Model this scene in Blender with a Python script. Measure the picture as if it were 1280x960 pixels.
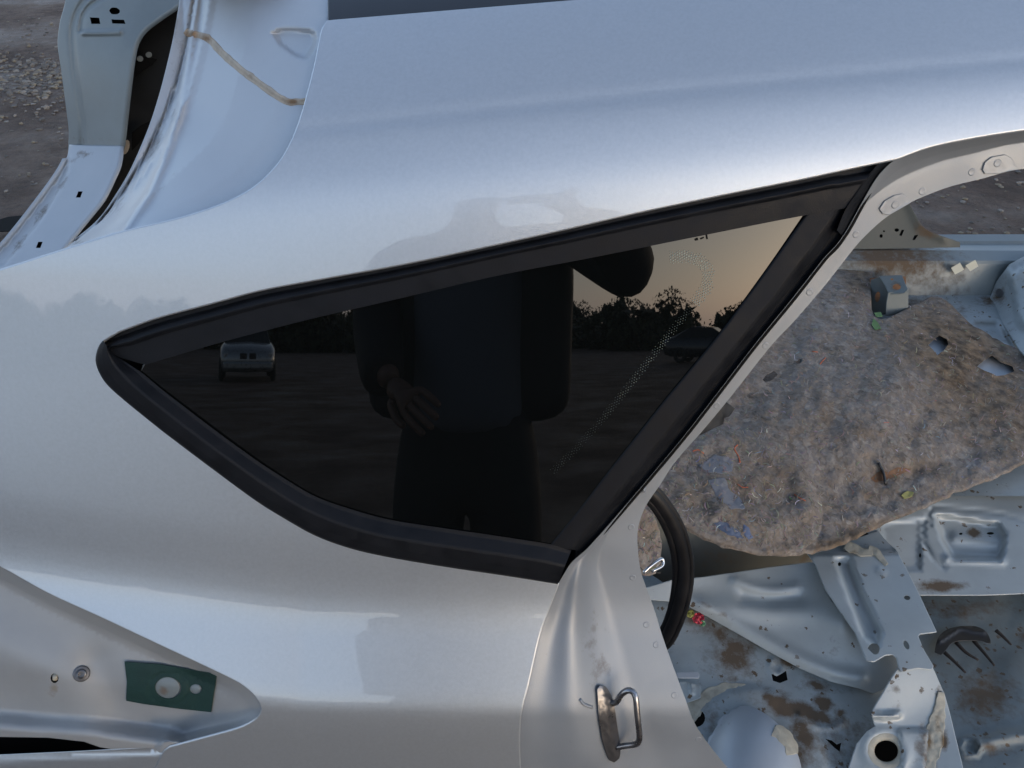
import bpy, bmesh, math, random
import numpy as np
from mathutils import Vector, Matrix, noise as mnoise
from mathutils.geometry import delaunay_2d_cdt
random.seed(7); np.random.seed(7)
R = math.radians
scene = bpy.context.scene
for o in list(bpy.data.objects): bpy.data.objects.remove(o)

# ------------------------------------------------------------------ camera, sky, sun, exposure
F = 1050.0                                   # focal length in photo pixels (photo 1280 x 960)
PITCH = R(34)
CAM = np.array([0.0, -0.71, 1.58])
FWD = np.array([0, math.cos(PITCH), -math.sin(PITCH)])
UPV = np.array([0, math.sin(PITCH), math.cos(PITCH)])
RGT = np.array([1.0, 0, 0])
cd = bpy.data.cameras.new('camera'); cam = bpy.data.objects.new('camera', cd)
scene.collection.objects.link(cam)
cam.location = CAM; cam.rotation_euler = (math.pi/2 - PITCH, 0, 0)
cd.sensor_width = 36; cd.lens = 36*F/1280; cd.clip_start = 0.02; cd.clip_end = 2000
scene.camera = cam

SUN_EL, SUN_AZ = R(3.5), R(142)              # low sun behind the photographer (azimuth from +Y, clockwise)
HAZE_LOW, HAZE_HIGH = (1.65, 1.38, 1.28), (.58, .72, .93)
world = bpy.data.worlds.new('World'); scene.world = world; world.use_nodes = True
wn = world.node_tree.nodes; wl = world.node_tree.links
sky = wn.new('ShaderNodeTexSky'); sky.sky_type = 'NISHITA'; sky.sun_disc = False
sky.sun_elevation = SUN_EL; sky.sun_rotation = SUN_AZ
sky.air_density = 1.0; sky.dust_density = 2.5; sky.ozone_density = 3.2
hs = wn.new('ShaderNodeHueSaturation'); hs.inputs['Saturation'].default_value = .72      # thin evening haze
wl.new(sky.outputs[0], hs.inputs['Color'])
wt = wn.new('ShaderNodeTexCoord'); wz = wn.new('ShaderNodeSeparateXYZ'); wl.new(wt.outputs['Generated'], wz.inputs[0])
wm = wn.new('ShaderNodeMath'); wm.operation = 'MAXIMUM'; wm.inputs[1].default_value = 0; wl.new(wz.outputs['Z'], wm.inputs[0])
def haze(fall, col):
    a = wn.new('ShaderNodeMath'); a.operation = 'MULTIPLY'; a.inputs[1].default_value = -1/fall; wl.new(wm.outputs[0], a.inputs[0])
    e = wn.new('ShaderNodeMath'); e.operation = 'EXPONENT'; wl.new(a.outputs[0], e.inputs[0])
    v = wn.new('ShaderNodeVectorMath'); v.operation = 'SCALE'; v.inputs[0].default_value = col; wl.new(e.outputs[0], v.inputs['Scale']); return v.outputs[0]
def wadd(a, b):
    v = wn.new('ShaderNodeVectorMath'); wl.new(a, v.inputs[0]); wl.new(b, v.inputs[1]); return v.outputs[0]
tot = wadd(wadd(hs.outputs[0], haze(.13, HAZE_LOW)), haze(.42, HAZE_HIGH))
wl.new(tot, wn['Background'].inputs[0]); wn['Background'].inputs[1].default_value = 0.15
sl = bpy.data.lights.new('sun', 'SUN'); sl.energy = 0.06; sl.angle = R(20); sl.color = (1, .82, .66)
so = bpy.data.objects.new('sun', sl); scene.collection.objects.link(so)
sd = Vector((math.sin(SUN_AZ)*math.cos(SUN_EL), math.cos(SUN_AZ)*math.cos(SUN_EL), math.sin(SUN_EL)))
so.rotation_euler = sd.to_track_quat('Z', 'Y').to_euler()
vs = scene.view_settings; vs.view_transform = 'Standard'; vs.look = 'None'; vs.gamma = 1
vs.exposure = 2.33
scene.cycles.max_bounces = 8; scene.cycles.sample_clamp_indirect = 6

# ------------------------------------------------------------------ materials
def nt(name):
    m = bpy.data.materials.new(name); m.use_nodes = True
    n = m.node_tree.nodes; return m, n, m.node_tree.links, n['Principled BSDF']
def mat(name, col, metal=0.0, rough=.5, coat=0.0, coatr=.03, var=.08, vscale=9, bump=0.0, bscale=300, spec=.5,
        dirtcol=(.10, .072, .048), rvar=.08, flake=0.0, grime=0.0, ior=1.5, specks=0.0):
    m, n, l, p = nt(name)
    tc = n.new('ShaderNodeTexCoord')
    nz = n.new('ShaderNodeTexNoise'); nz.inputs['Scale'].default_value = vscale; nz.inputs['Detail'].default_value = 8
    nz.inputs['Roughness'].default_value = .62
    l.new(tc.outputs['Object'], nz.inputs['Vector'])
    hv = n.new('ShaderNodeMapRange'); hv.inputs['To Min'].default_value = 1-var; hv.inputs['To Max'].default_value = 1+var
    hv.inputs['From Min'].default_value = .3; hv.inputs['From Max'].default_value = .7
    l.new(nz.outputs['Fac'], hv.inputs['Value'])
    mul = n.new('ShaderNodeVectorMath'); mul.operation = 'SCALE'; mul.inputs[0].default_value = col
    l.new(hv.outputs[0], mul.inputs['Scale'])
    # dirt: painted attribute broken up by noise
    at_ = n.new('ShaderNodeAttribute'); at_.attribute_name = 'dirt'
    nd = n.new('ShaderNodeTexNoise'); nd.inputs['Scale'].default_value = 45; nd.inputs['Detail'].default_value = 10
    nd.inputs['Roughness'].default_value = .7
    l.new(tc.outputs['Object'], nd.inputs['Vector'])
    m1 = n.new('ShaderNodeMath'); m1.operation = 'MULTIPLY_ADD'; m1.inputs[1].default_value = 1.3; m1.inputs[2].default_value = -.65 + grime
    l.new(nd.outputs['Fac'], m1.inputs[0])
    m2 = n.new('ShaderNodeMath'); m2.operation = 'ADD'; l.new(m1.outputs[0], m2.inputs[0]); l.new(at_.outputs['Fac'], m2.inputs[1])
    df = n.new('ShaderNodeMapRange'); df.inputs['From Min'].default_value = .30; df.inputs['From Max'].default_value = .75
    src = m2.outputs[0]
    if specks:                                             # scattered crumbs and scuffs of dirt
        vo = n.new('ShaderNodeTexVoronoi'); vo.inputs['Scale'].default_value = 95
        wb = n.new('ShaderNodeVectorMath'); wb.operation = 'MULTIPLY_ADD'; wb.inputs[1].default_value = (.03,.03,.03)
        l.new(nd.outputs['Color'], wb.inputs[0]); l.new(tc.outputs['Object'], wb.inputs[2]); l.new(wb.outputs[0], vo.inputs['Vector'])
        sp = n.new('ShaderNodeSeparateColor'); l.new(vo.outputs['Color'], sp.inputs[0])
        th = n.new('ShaderNodeMapRange'); th.inputs['From Min'].default_value = 1-specks; th.inputs['To Max'].default_value = .5
        l.new(sp.outputs[0], th.inputs['Value'])
        lt = n.new('ShaderNodeMath'); lt.operation = 'LESS_THAN'; l.new(vo.outputs['Distance'], lt.inputs[0]); l.new(th.outputs[0], lt.inputs[1])
        ma = n.new('ShaderNodeMath'); ma.operation = 'MULTIPLY_ADD'; ma.inputs[1].default_value = .55; l.new(lt.outputs[0], ma.inputs[0]); l.new(m2.outputs[0], ma.inputs[2]); src = ma.outputs[0]
    l.new(src, df.inputs['Value'])
    mx = n.new('ShaderNodeMix'); mx.data_type = 'RGBA'
    l.new(df.outputs[0], mx.inputs['Factor']); l.new(mul.outputs[0], mx.inputs['A']); mx.inputs['B'].default_value = (*dirtcol, 1)
    l.new(mx.outputs['Result'], p.inputs['Base Color'])
    iv = n.new('ShaderNodeMath'); iv.operation = 'MULTIPLY_ADD'; iv.inputs[1].default_value = -metal; iv.inputs[2].default_value = metal
    l.new(df.outputs[0], iv.inputs[0]); l.new(iv.outputs[0], p.inputs['Metallic'])
    rr = n.new('ShaderNodeMapRange'); rr.inputs['To Min'].default_value = max(0, rough-rvar); rr.inputs['To Max'].default_value = min(1, rough+rvar)
    rr.inputs['From Min'].default_value = .3; rr.inputs['From Max'].default_value = .7
    l.new(nz.outputs['Fac'], rr.inputs['Value'])
    rm = n.new('ShaderNodeMix'); rm.data_type = 'FLOAT'
    l.new(df.outputs[0], rm.inputs['Factor']); l.new(rr.outputs[0], rm.inputs['A']); rm.inputs['B'].default_value = .9
    l.new(rm.outputs['Result'], p.inputs['Roughness'])
    p.inputs['Specular IOR Level'].default_value = spec; p.inputs['IOR'].default_value = ior
    if coat:
        cm = n.new('ShaderNodeMath'); cm.operation = 'MULTIPLY_ADD'; cm.inputs[1].default_value = -coat; cm.inputs[2].default_value = coat
        l.new(df.outputs[0], cm.inputs[0]); l.new(cm.outputs[0], p.inputs['Coat Weight'])
        p.inputs['Coat Roughness'].default_value = coatr; p.inputs['Coat IOR'].default_value = 1.5
    if bump or flake:
        bn = n.new('ShaderNodeTexNoise'); bn.inputs['Scale'].default_value = bscale; bn.inputs['Detail'].default_value = 3
        l.new(tc.outputs['Object'], bn.inputs['Vector'])
        b = n.new('ShaderNodeBump'); b.inputs['Strength'].default_value = bump or flake; b.inputs['Distance'].default_value = .002
        l.new(bn.outputs['Fac'], b.inputs['Height']); l.new(b.outputs[0], p.inputs['Normal'])
    return m
M = {}
M['paint'] = mat('silver_paint', (.48, .515, .545), .74, .46, coat=1, coatr=.02, var=.05, vscale=260, rvar=.05, flake=.08, bscale=1100)
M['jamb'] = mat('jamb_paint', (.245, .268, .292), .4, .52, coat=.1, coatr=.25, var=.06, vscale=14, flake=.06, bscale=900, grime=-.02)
M['recess'] = mat('recess_paint', (.30, .308, .31), .2, .55, coat=.05, coatr=.2, var=.08, vscale=12, flake=.05, bscale=900, grime=.02, dirtcol=(.22,.19,.15))
M['primer'] = mat('thin_grey_paint', (.165, .195, .205), .15, .45, coat=.15, coatr=.2, var=.1, vscale=10, flake=.05, bscale=500, grime=.08)
M['primer_dark'] = mat('shaded_dusty_olive_paint', (.075, .083, .078), .1, .6, var=.15, vscale=12, grime=.1)  # base darkened in place of roof shade missing over the far pillar foot
M['bluegrey'] = mat('blue_grey_paint', (.36, .39, .425), .25, .48, coat=.12, coatr=.25, var=.06, vscale=12, flake=.05, bscale=700, grime=.05)
M['panel'] = mat('light_floor_paint', (.33, .36, .365), .18, .48, coat=.3, coatr=.15, var=.08, vscale=12, flake=.05, bscale=700, grime=.12, specks=.06)
M['floor'] = mat('worn_floor_paint', (.28, .315, .325), .12, .5, coat=.2, coatr=.2, var=.12, vscale=14, flake=.1, bscale=500, grime=.22, specks=.18)
M['floor_old'] = mat('dull_floor_paint', (.15, .175, .18), .1, .55, var=.2, vscale=10, grime=.2, bump=.1, bscale=200, specks=.3)
M['trim'] = mat('black_window_trim', (.0062, .0072, .0095), 0, .55, var=.3, vscale=45, rvar=.14, bump=.12, bscale=900, spec=.2, dirtcol=(.05,.045,.04), grime=-.02)
M['mould'] = mat('roof_moulding_black', (.018, .022, .028), 0, .38, bump=.05, bscale=800)
M['glass'] = mat('dark_privacy_glass', (.0025, .003, .003), 0, .012, var=.05, rvar=.004, spec=.5, ior=1.55, grime=-.3)
M['frit'] = mat('glass_print', (.22, .25, .20), 0, .5)
M['black'] = mat('black_shade_and_marks', (.006, .006, .006), 0, .8, spec=.1)  # black colour for unlit hollows behind holes and gaps; also the glass marks
M['shade_inner'] = mat('shade_dark_inner_panel', (.020, .022, .024), 0, .7, var=.3, spec=.2)  # grey paint darkened to carry the interior shade
M['foam'] = mat('green_foam', (.010, .034, .030), 0, .62, var=.15, vscale=40, bump=.2, bscale=700, spec=.3)
M['steel'] = mat('zinc_steel', (.32, .32, .33), 1, .28, var=.15, vscale=60)
M['oldsteel'] = mat('dull_steel', (.15, .15, .155), .85, .33, var=.12, vscale=80)
M['primer_mid'] = mat('grey_green_paint', (.105, .125, .125), .1, .5, var=.12, vscale=12, grime=.06)
M['matte'] = mat('matte_rubber', (.010, .010, .010), 0, .9, var=.3, spec=.1)
M['rust'] = mat('rusty_steel', (.16, .085, .045), .2, .7, var=.3, vscale=90)
M['rubber'] = mat('black_rubber', (.007, .007, .008), 0, .45, var=.3, vscale=40, bump=.05, bscale=300, spec=.3, dirtcol=(.04,.035,.03), grime=.0)
M['sealant'] = mat('beige_sealant', (.36, .335, .27), 0, .6, var=.2, vscale=60, bump=.4, bscale=120, dirtcol=(.16,.11,.06), grime=.08)
M['brownseal'] = mat('stained_sealant', (.34, .29, .23), 0, .6, var=.25, vscale=50, bump=.2, bscale=150, dirtcol=(.19,.125,.075), grime=.15)
M['sticker'] = mat('white_sticker', (.55, .56, .48), 0, .5, var=.06)
M['wire'] = mat('twig_bark', (.035, .025, .02), 0, .8, var=.3, vscale=60)
M['plastic'] = mat('black_plastic', (.012, .012, .013), 0, .4, var=.2)
M['skin'] = mat('skin', (.17, .095, .068), 0, .5)
M['jacket'] = mat('dark_jacket', (.010, .010, .012), 0, .75, bump=.1, bscale=120)
M['shirt'] = mat('grey_shirt', (.10, .112, .14), 0, .85, bump=.1, bscale=200)
M['trousers'] = mat('dark_trousers', (.006, .007, .011), 0, .8)
M['hair'] = mat('brown_hair', (.03, .02, .012), 0, .6)
M['carpaint'] = mat('pale_car_paint', (.35, .38, .40), .6, .3, coat=1)
M['cardark'] = mat('dark_car_paint', (.03, .035, .045), .3, .3, coat=1)
M['chrome'] = mat('chrome', (.6, .6, .6), 1, .15)
M['lens'] = mat('lamp_lens', (.5, .5, .5), .2, .1)
M['leaf'] = mat('tree_leaf', (.035, .042, .015), 0, .7, var=.5, vscale=.4)
M['bark'] = mat('tree_bark', (.05, .04, .03), 0, .9)
M['tyre'] = mat('tyre_rubber', (.02, .02, .02), 0, .7)

def felt_mat(name, browner):
    m, n, l, p = nt(name)
    tc = n.new('ShaderNodeTexCoord')
    wv = n.new('ShaderNodeTexNoise'); wv.inputs['Scale'].default_value = 40; wv.inputs['Detail'].default_value = 4
    l.new(tc.outputs['Object'], wv.inputs['Vector'])
    ad = n.new('ShaderNodeVectorMath'); ad.operation = 'MULTIPLY_ADD'; ad.inputs[1].default_value = (.03, .03, .03)
    l.new(wv.outputs['Color'], ad.inputs[0]); l.new(tc.outputs['Object'], ad.inputs[2])
    def vor(scale, stops):
        v = n.new('ShaderNodeTexVoronoi'); v.inputs['Scale'].default_value = scale
        l.new(ad.outputs[0], v.inputs['Vector'])
        sp = n.new('ShaderNodeSeparateColor'); l.new(v.outputs['Color'], sp.inputs[0])
        r = n.new('ShaderNodeValToRGB'); r.color_ramp.interpolation = 'CONSTANT'
        e = r.color_ramp.elements
        while len(e) < len(stops): e.new(.5)
        for k, (q, c) in enumerate(stops): e[k].position = q; e[k].color = (*c, 1)
        l.new(sp.outputs[0], r.inputs[0]); return r
    g = [(0, (.13,.112,.096)), (.14,(.225,.205,.185)), (.30,(.165,.142,.120)), (.44,(.175,.163,.160)), (.56,(.23,.185,.145)), (.68,(.145,.135,.132)), (.78,(.32,.30,.275)), (.90,(.055,.048,.043)), (.95,(.25,.17,.115)), (.985,(.16,.175,.22))]
    a = vor(190, g); b = vor(75, g)
    mx0 = n.new('ShaderNodeMix'); mx0.data_type = 'RGBA'; mx0.inputs['Factor'].default_value = .6
    l.new(a.outputs[0], mx0.inputs['A']); l.new(b.outputs[0], mx0.inputs['B'])
    cl = n.new('ShaderNodeTexNoise'); cl.inputs['Scale'].default_value = 16; cl.inputs['Detail'].default_value = 12; cl.inputs['Roughness'].default_value = .75
    l.new(tc.outputs['Object'], cl.inputs['Vector'])
    cr = n.new('ShaderNodeValToRGB'); e = cr.color_ramp.elements; l.new(cl.outputs['Fac'], cr.inputs[0])
    e[0].position = .33; e[0].color = (.090,.078,.068,1); e[1].position = .68; e[1].color = (.34,.31,.28,1)
    q = e.new(.45); q.color = (.195,.168,.142,1); q = e.new(.55); q.color = (.225,.202,.185,1)
    mx = n.new('ShaderNodeMix'); mx.data_type = 'RGBA'; mx.inputs['Factor'].default_value = .42
    l.new(mx0.outputs['Result'], mx.inputs['A']); l.new(cr.outputs[0], mx.inputs['B'])
    at_ = n.new('ShaderNodeAttribute'); at_.attribute_name = 'dirt'
    nd = n.new('ShaderNodeTexNoise'); nd.inputs['Scale'].default_value = 22; nd.inputs['Detail'].default_value = 9; nd.inputs['Roughness'].default_value = .7
    l.new(tc.outputs['Object'], nd.inputs['Vector'])
    m1 = n.new('ShaderNodeMath'); m1.operation = 'MULTIPLY_ADD'; m1.inputs[1].default_value = 1.2; m1.inputs[2].default_value = -.6+browner
    l.new(nd.outputs['Fac'], m1.inputs[0])
    m2 = n.new('ShaderNodeMath'); m2.operation = 'ADD'; l.new(m1.outputs[0], m2.inputs[0]); l.new(at_.outputs['Fac'], m2.inputs[1])
    df = n.new('ShaderNodeMapRange'); df.inputs['From Min'].default_value = .2; df.inputs['From Max'].default_value = .9; df.inputs['To Max'].default_value = .85
    l.new(m2.outputs[0], df.inputs['Value'])
    bw = n.new('ShaderNodeValToRGB'); l.new(wv.outputs['Fac'], bw.inputs[0])
    bw.color_ramp.elements[0].position = .35; bw.color_ramp.elements[0].color = (.045,.030,.018,1)
    bw.color_ramp.elements[1].position = .65; bw.color_ramp.elements[1].color = (.23,.165,.105,1)
    m3 = n.new('ShaderNodeMix'); m3.data_type = 'RGBA'
    l.new(df.outputs[0], m3.inputs['Factor']); l.new(mx.outputs['Result'], m3.inputs['A']); l.new(bw.outputs[0], m3.inputs['B'])
    l.new(m3.outputs['Result'], p.inputs['Base Color'])
    p.inputs['Roughness'].default_value = .95; p.inputs['Specular IOR Level'].default_value = .1
    bn = n.new('ShaderNodeTexNoise'); bn.inputs['Scale'].default_value = 110; bn.inputs['Detail'].default_value = 6
    l.new(tc.outputs['Object'], bn.inputs['Vector'])
    b_ = n.new('ShaderNodeBump'); b_.inputs['Strength'].default_value = .4; b_.inputs['Distance'].default_value = .008
    l.new(bn.outputs['Fac'], b_.inputs['Height']); l.new(b_.outputs[0], p.inputs['Normal'])
    return m
M['felt'] = felt_mat('shoddy_felt', -.02); M['felt2'] = felt_mat('shoddy_felt_brown', .16)
def vcol_mat(name, rough=.8):
    m, n, l, p = nt(name)
    a = n.new('ShaderNodeAttribute'); a.attribute_name = 'col'; l.new(a.outputs['Color'], p.inputs['Base Color'])
    p.inputs['Roughness'].default_value = rough; return m
M['vcol'] = vcol_mat('mixed_scraps')

def ground_mat():
    m, n, l, p = nt('dirt_ground')
    tc = n.new('ShaderNodeTexCoord')
    def nz(s, d=10, r=.65):
        k = n.new('ShaderNodeTexNoise'); k.inputs['Scale'].default_value = s; k.inputs['Detail'].default_value = d; k.inputs['Roughness'].default_value = r
        l.new(tc.outputs['Object'], k.inputs['Vector']); return k
    a = nz(.9); b = nz(14, 12, .75); c = nz(60, 6, .7)
    r = n.new('ShaderNodeValToRGB'); e = r.color_ramp.elements
    e[0].position = .36; e[0].color = (.075,.046,.031,1); e[1].position = .66; e[1].color = (.17,.135,.112,1)
    x = e.new(.5); x.color = (.14,.092,.065,1)
    l.new(a.outputs['Fac'], r.inputs[0])
    r2 = n.new('ShaderNodeValToRGB'); r2.color_ramp.elements[0].position = .3; r2.color_ramp.elements[0].color = (.55,.55,.55,1)
    r2.color_ramp.elements[1].position = .72; r2.color_ramp.elements[1].color = (1.45,1.4,1.35,1)
    l.new(b.outputs['Fac'], r2.inputs[0])
    mx = n.new('ShaderNodeMix'); mx.data_type = 'RGBA'; mx.blend_type = 'MULTIPLY'; mx.inputs['Factor'].default_value = 1
    l.new(r.outputs[0], mx.inputs['A']); l.new(r2.outputs[0], mx.inputs['B'])
    l.new(mx.outputs['Result'], p.inputs['Base Color'])
    rr = n.new('ShaderNodeMapRange'); rr.inputs['From Min'].default_value = .4; rr.inputs['From Max'].default_value = .65; rr.inputs['To Min'].default_value = .9; rr.inputs['To Max'].default_value = .55
    l.new(a.outputs['Fac'], rr.inputs['Value']); l.new(rr.outputs[0], p.inputs['Roughness'])
    bp = n.new('ShaderNodeBump'); bp.inputs['Strength'].default_value = .9; bp.inputs['Distance'].default_value = .04
    ad = n.new('ShaderNodeMath'); l.new(b.outputs['Fac'], ad.inputs[0]); l.new(c.outputs['Fac'], ad.inputs[1])
    l.new(ad.outputs[0], bp.inputs['Height']); l.new(bp.outputs[0], p.inputs['Normal'])
    return m
M['ground'] = ground_mat()

# ------------------------------------------------------------------ object helpers
C = scene.collection
def link(o, parent=None):
    C.objects.link(o)
    if parent is not None: o.parent = parent
    return o
def thing(name, label, cat, loc=(0,0,0), group=None):
    o = bpy.data.objects.new(name, None); o.location = loc; o.empty_display_size = .1; C.objects.link(o)
    o['label'] = label; o['category'] = cat
    if group: o['group'] = group
    return o
def tag(o, label, cat, group=None):
    o['label'] = label; o['category'] = cat
    if group: o['group'] = group
    return o
def origin(parent):
    v = np.zeros(3)
    while parent is not None:
        v = v + np.array(parent.location); parent = parent.parent
    return v
def mesh_obj(name, V, Fc, m, parent=None, N=None, smooth=True, attrs=None, loc=None):
    V = np.asarray(V, float)
    base = origin(parent) if loc is None else (origin(parent) + np.array(loc))
    me = bpy.data.meshes.new(name); me.from_pydata((V - base).tolist(), [], [list(map(int, f)) for f in Fc]); me.update()
    if attrs:
        for k, v in attrs.items():
            if np.ndim(v) == 1:
                a = me.attributes.new(k, 'FLOAT', 'POINT'); a.data.foreach_set('value', np.asarray(v, 'f'))
            else:
                a = me.attributes.new(k, 'FLOAT_COLOR', 'POINT'); a.data.foreach_set('color', np.asarray(v, 'f').ravel())
    if smooth: me.polygons.foreach_set('use_smooth', [True]*len(me.polygons))
    if N is not None: me.normals_split_custom_set_from_vertices([tuple(x) for x in N])
    me.materials.append(M[m] if isinstance(m, str) else m)
    o = bpy.data.objects.new(name, me); link(o, parent)
    if loc is not None: o.location = loc
    return o

# ------------------------------------------------------------------ geometry of view rays and surfaces
def dirs(px, py):
    px = np.asarray(px, float); py = np.asarray(py, float)
    return FWD[None] + ((px-640)/F)[:, None]*RGT[None] - ((py-480)/F)[:, None]*UPV[None]
def pos(px, py, k): return CAM[None] + dirs(px, py)*np.asarray(k)[:, None]
def pt(px, py, K): return pos(np.array([px]), np.array([py]), K(np.array([px], float), np.array([py], float)))[0]

# side of the car: a section profile (tilt of the surface by height), lofted along the car
_rows = [-320,-260,-140,-30, 20,110,140,165,205,240,270,305,345,660,690,720,745,775,800,860,880,897,930,1000,1250]
_tilt = [  80,  80,  75, 68, 60, 52, 49, 40, 33, 23, 18,16.5,16,14.6, 12, 12, 17, 29, 35, 36, 30, 11,  5,   4,   2]
def _profile():
    ys, zs = {}, {}
    def d1(r): return FWD - (r-480)/F*UPV
    P = CAM + d1(480)*.862; out = {480: P}
    for sgn, end in ((-1, -120), (1, 1250)):
        Q = P.copy(); r = 480
        while r != end:
            t = R(np.interp(r, _rows, _tilt)); n = np.array([0, -math.cos(t), math.sin(t)])
            r += sgn; d = d1(r)
            k = (Q-CAM).dot(n)/d.dot(n); Q = CAM + d*k; out[r] = Q
    rs = sorted(out); return np.array(rs), np.array([out[r][1] for r in rs]), np.array([out[r][2] for r in rs])
PR, PY, PZ = _profile()
_o = np.argsort(PZ); SZ, SY, SR = PZ[_o], PY[_o], PR[_o]
def Yof(s):
    y = np.interp(s, SZ, SY)
    y = np.where(s > SZ[-1], SY[-1] + (s-SZ[-1])*4, y); return np.where(s < SZ[0], SY[0], y)
def sst(x, a, b):
    t = np.clip((x-a)/(b-a), 0, 1); return t*t*(3-2*t)
Z360 = float(np.interp(360, PR, PZ)); Z700 = float(np.interp(700, PR, PZ)); Z560 = float(np.interp(390, PR, PZ)); Z140 = float(np.interp(130, PR, PZ))
def Fbody(P):
    x, y, z = P[:, 0], P[:, 1], P[:, 2]
    g = .075*x - .05*np.clip(-x-.15, 0, None)**2
    s = z.copy()
    g2 = .11*np.clip(-x-.24, 0, None)
    for _ in range(8): s = z - g*sst(s, Z360, Z140) - g2*(1-sst(s, Z700-.02, Z560))
    h = np.where(x < 0, .10*x*x, .025*x*x)
    return y - Yof(s) - h
def Kbody(px, py):
    d = dirs(px, py); n = len(d)
    lo = np.full(n, .45); hi = np.full(n, 2.6); done = np.zeros(n, bool)
    prev = np.full(n, .45)
    for k in np.linspace(.47, 2.6, 110):
        f = Fbody(CAM + d*k); c = (~done) & (f > 0)
        lo[c] = prev[c]; hi[c] = k; done |= c; prev[:] = k
    lo = np.where(done, lo, 2.6)
    for _ in range(26):
        mid = (lo+hi)/2; f = Fbody(CAM + d*mid[:, None])
        hi = np.where(f > 0, mid, hi); lo = np.where(f > 0, lo, mid)
    return (lo+hi)/2
def plane_y(y): return lambda px, py: (y-CAM[1])/dirs(px, py)[:, 1]
def plane_z(z): return lambda px, py: (z-CAM[2])/dirs(px, py)[:, 2]
def tps(ctrl):
    """smooth surface through control points (px, py, 'z'|'y'|'k', value); planes are reproduced exactly"""
    P = np.array([(c[0], c[1]) for c in ctrl], float)/500
    w = []
    for c in ctrl:
        d = dirs([c[0]], [c[1]])[0]
        k = c[3] if c[2] == 'k' else ((c[3]-CAM[2])/d[2] if c[2] == 'z' else (c[3]-CAM[1])/d[1])
        w.append(1/k)
    def U(r): return np.where(r > 0, r*r*np.log(np.maximum(r, 1e-9)), 0)
    n = len(P); A = np.zeros((n+3, n+3))
    A[:n, :n] = U(np.linalg.norm(P[:, None]-P[None], axis=2)) + np.eye(n)*1e-4
    A[:n, n] = 1; A[:n, n+1:] = P; A[n, :n] = 1; A[n+1:, :n] = P.T
    s = np.linalg.lstsq(A, np.concatenate([w, np.zeros(3)]), rcond=None)[0]
    def K(px, py):
        Q = np.stack([px, py], 1)/500
        return 1/(U(np.linalg.norm(Q[:, None]-P[None], axis=2))@s[:n] + s[n] + Q@s[n+1:])
    return K
def plus(K, *fs):
    def G(px, py):
        k = K(px, py)
        for f in fs: k = k + (f(px, py) if callable(f) else f)
        return k
    return G
def pdist(poly, closed=False):
    A = np.array(poly, float)
    if closed: A = np.vstack([A, A[:1]])
    def D(px, py):
        P = np.stack([px, py], 1); best = np.full(len(P), 1e9)
        for a, b in zip(A[:-1], A[1:]):
            ab = b-a; L = max(ab.dot(ab), 1e-9); t = np.clip(((P-a)@ab)/L, 0, 1)
            best = np.minimum(best, np.linalg.norm(P-(a+t[:, None]*ab), axis=1))
        return best
    return D
def between(A, B, table):
    da, db = pdist(A), pdist(B); us = [t[0] for t in table]; vs_ = [t[1] for t in table]
    def f(px, py):
        a, b = da(px, py), db(px, py); u = a/np.maximum(a+b, 1e-6)
        return np.interp(u, us, vs_)
    return f
def bead(poly, w, h, closed=False):
    D = pdist(poly, closed); return lambda px, py: h*np.exp(-(D(px, py)/w)**2)
def inside(poly, P):
    A = np.array(poly, float); x, y = P[:, 0], P[:, 1]; r = np.zeros(len(P), bool); j = len(A)-1
    for i in range(len(A)):
        xi, yi = A[i]; xj, yj = A[j]
        if yi != yj:
            c = ((yi > y) != (yj > y)) & (x < (xj-xi)*(y-yi)/(yj-yi)+xi); r ^= c
        j = i
    return r
def emboss(poly, h, soft):
    D = pdist(poly, True)
    def f(px, py):
        ins = inside(poly, np.stack([px, py], 1)); d = np.where(ins, D(px, py), -D(px, py))
        return h*sst(d, -soft/2, soft/2)
    return f
def fbm(scale, amp, seed=0, octs=3):
    def f(px, py):
        return np.array([amp*mnoise.fractal(Vector((a*scale+seed, b*scale-seed, seed*.7)), 1.0, 2.0, octs) for a, b in zip(px, py)])
    return f
def ell(cx, cy, rx, ry, n=16, rot=0):
    c, s = math.cos(R(rot)), math.sin(R(rot))
    return [(cx+rx*math.cos(a)*c-ry*math.sin(a)*s, cy+rx*math.cos(a)*s+ry*math.sin(a)*c) for a in np.linspace(0, 2*math.pi, n, endpoint=False)]
def sm(pts, seg=6.0):
    """Catmull-Rom through open points, resampled about every seg pixels"""
    P = [np.array(p, float) for p in pts]; P = [2*P[0]-P[1]] + P + [2*P[-1]-P[-2]]; out = []
    for i in range(1, len(P)-2):
        p0, p1, p2, p3 = P[i-1:i+3]; n = max(1, int(np.linalg.norm(p2-p1)/seg))
        m1 = (p2-p0)/2; m2 = (p3-p1)/2; L = np.linalg.norm(p2-p1)
        for m in (m1, m2):
            q = np.linalg.norm(m)
            if q > L: m *= L/q
        for j in range(n):
            t = j/n; out.append(tuple((2*t**3-3*t*t+1)*p1+(t**3-2*t*t+t)*m1+(-2*t**3+3*t*t)*p2+(t**3-t*t)*m2))
    out.append(tuple(P[-2])); return out
def clean(poly):
    out = []
    for p in poly:
        if not out or abs(p[0]-out[-1][0])+abs(p[1]-out[-1][1]) > .4: out.append(p)
    if abs(out[0][0]-out[-1][0])+abs(out[0][1]-out[-1][1]) < .4: out.pop()
    return out
def densify(poly, seg):
    out = []
    for a, b in zip(poly, poly[1:]+poly[:1]):
        n = max(1, int(math.hypot(b[0]-a[0], b[1]-a[1])/seg))
        for j in range(n): out.append((a[0]+(b[0]-a[0])*j/n, a[1]+(b[1]-a[1])*j/n))
    return out
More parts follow.
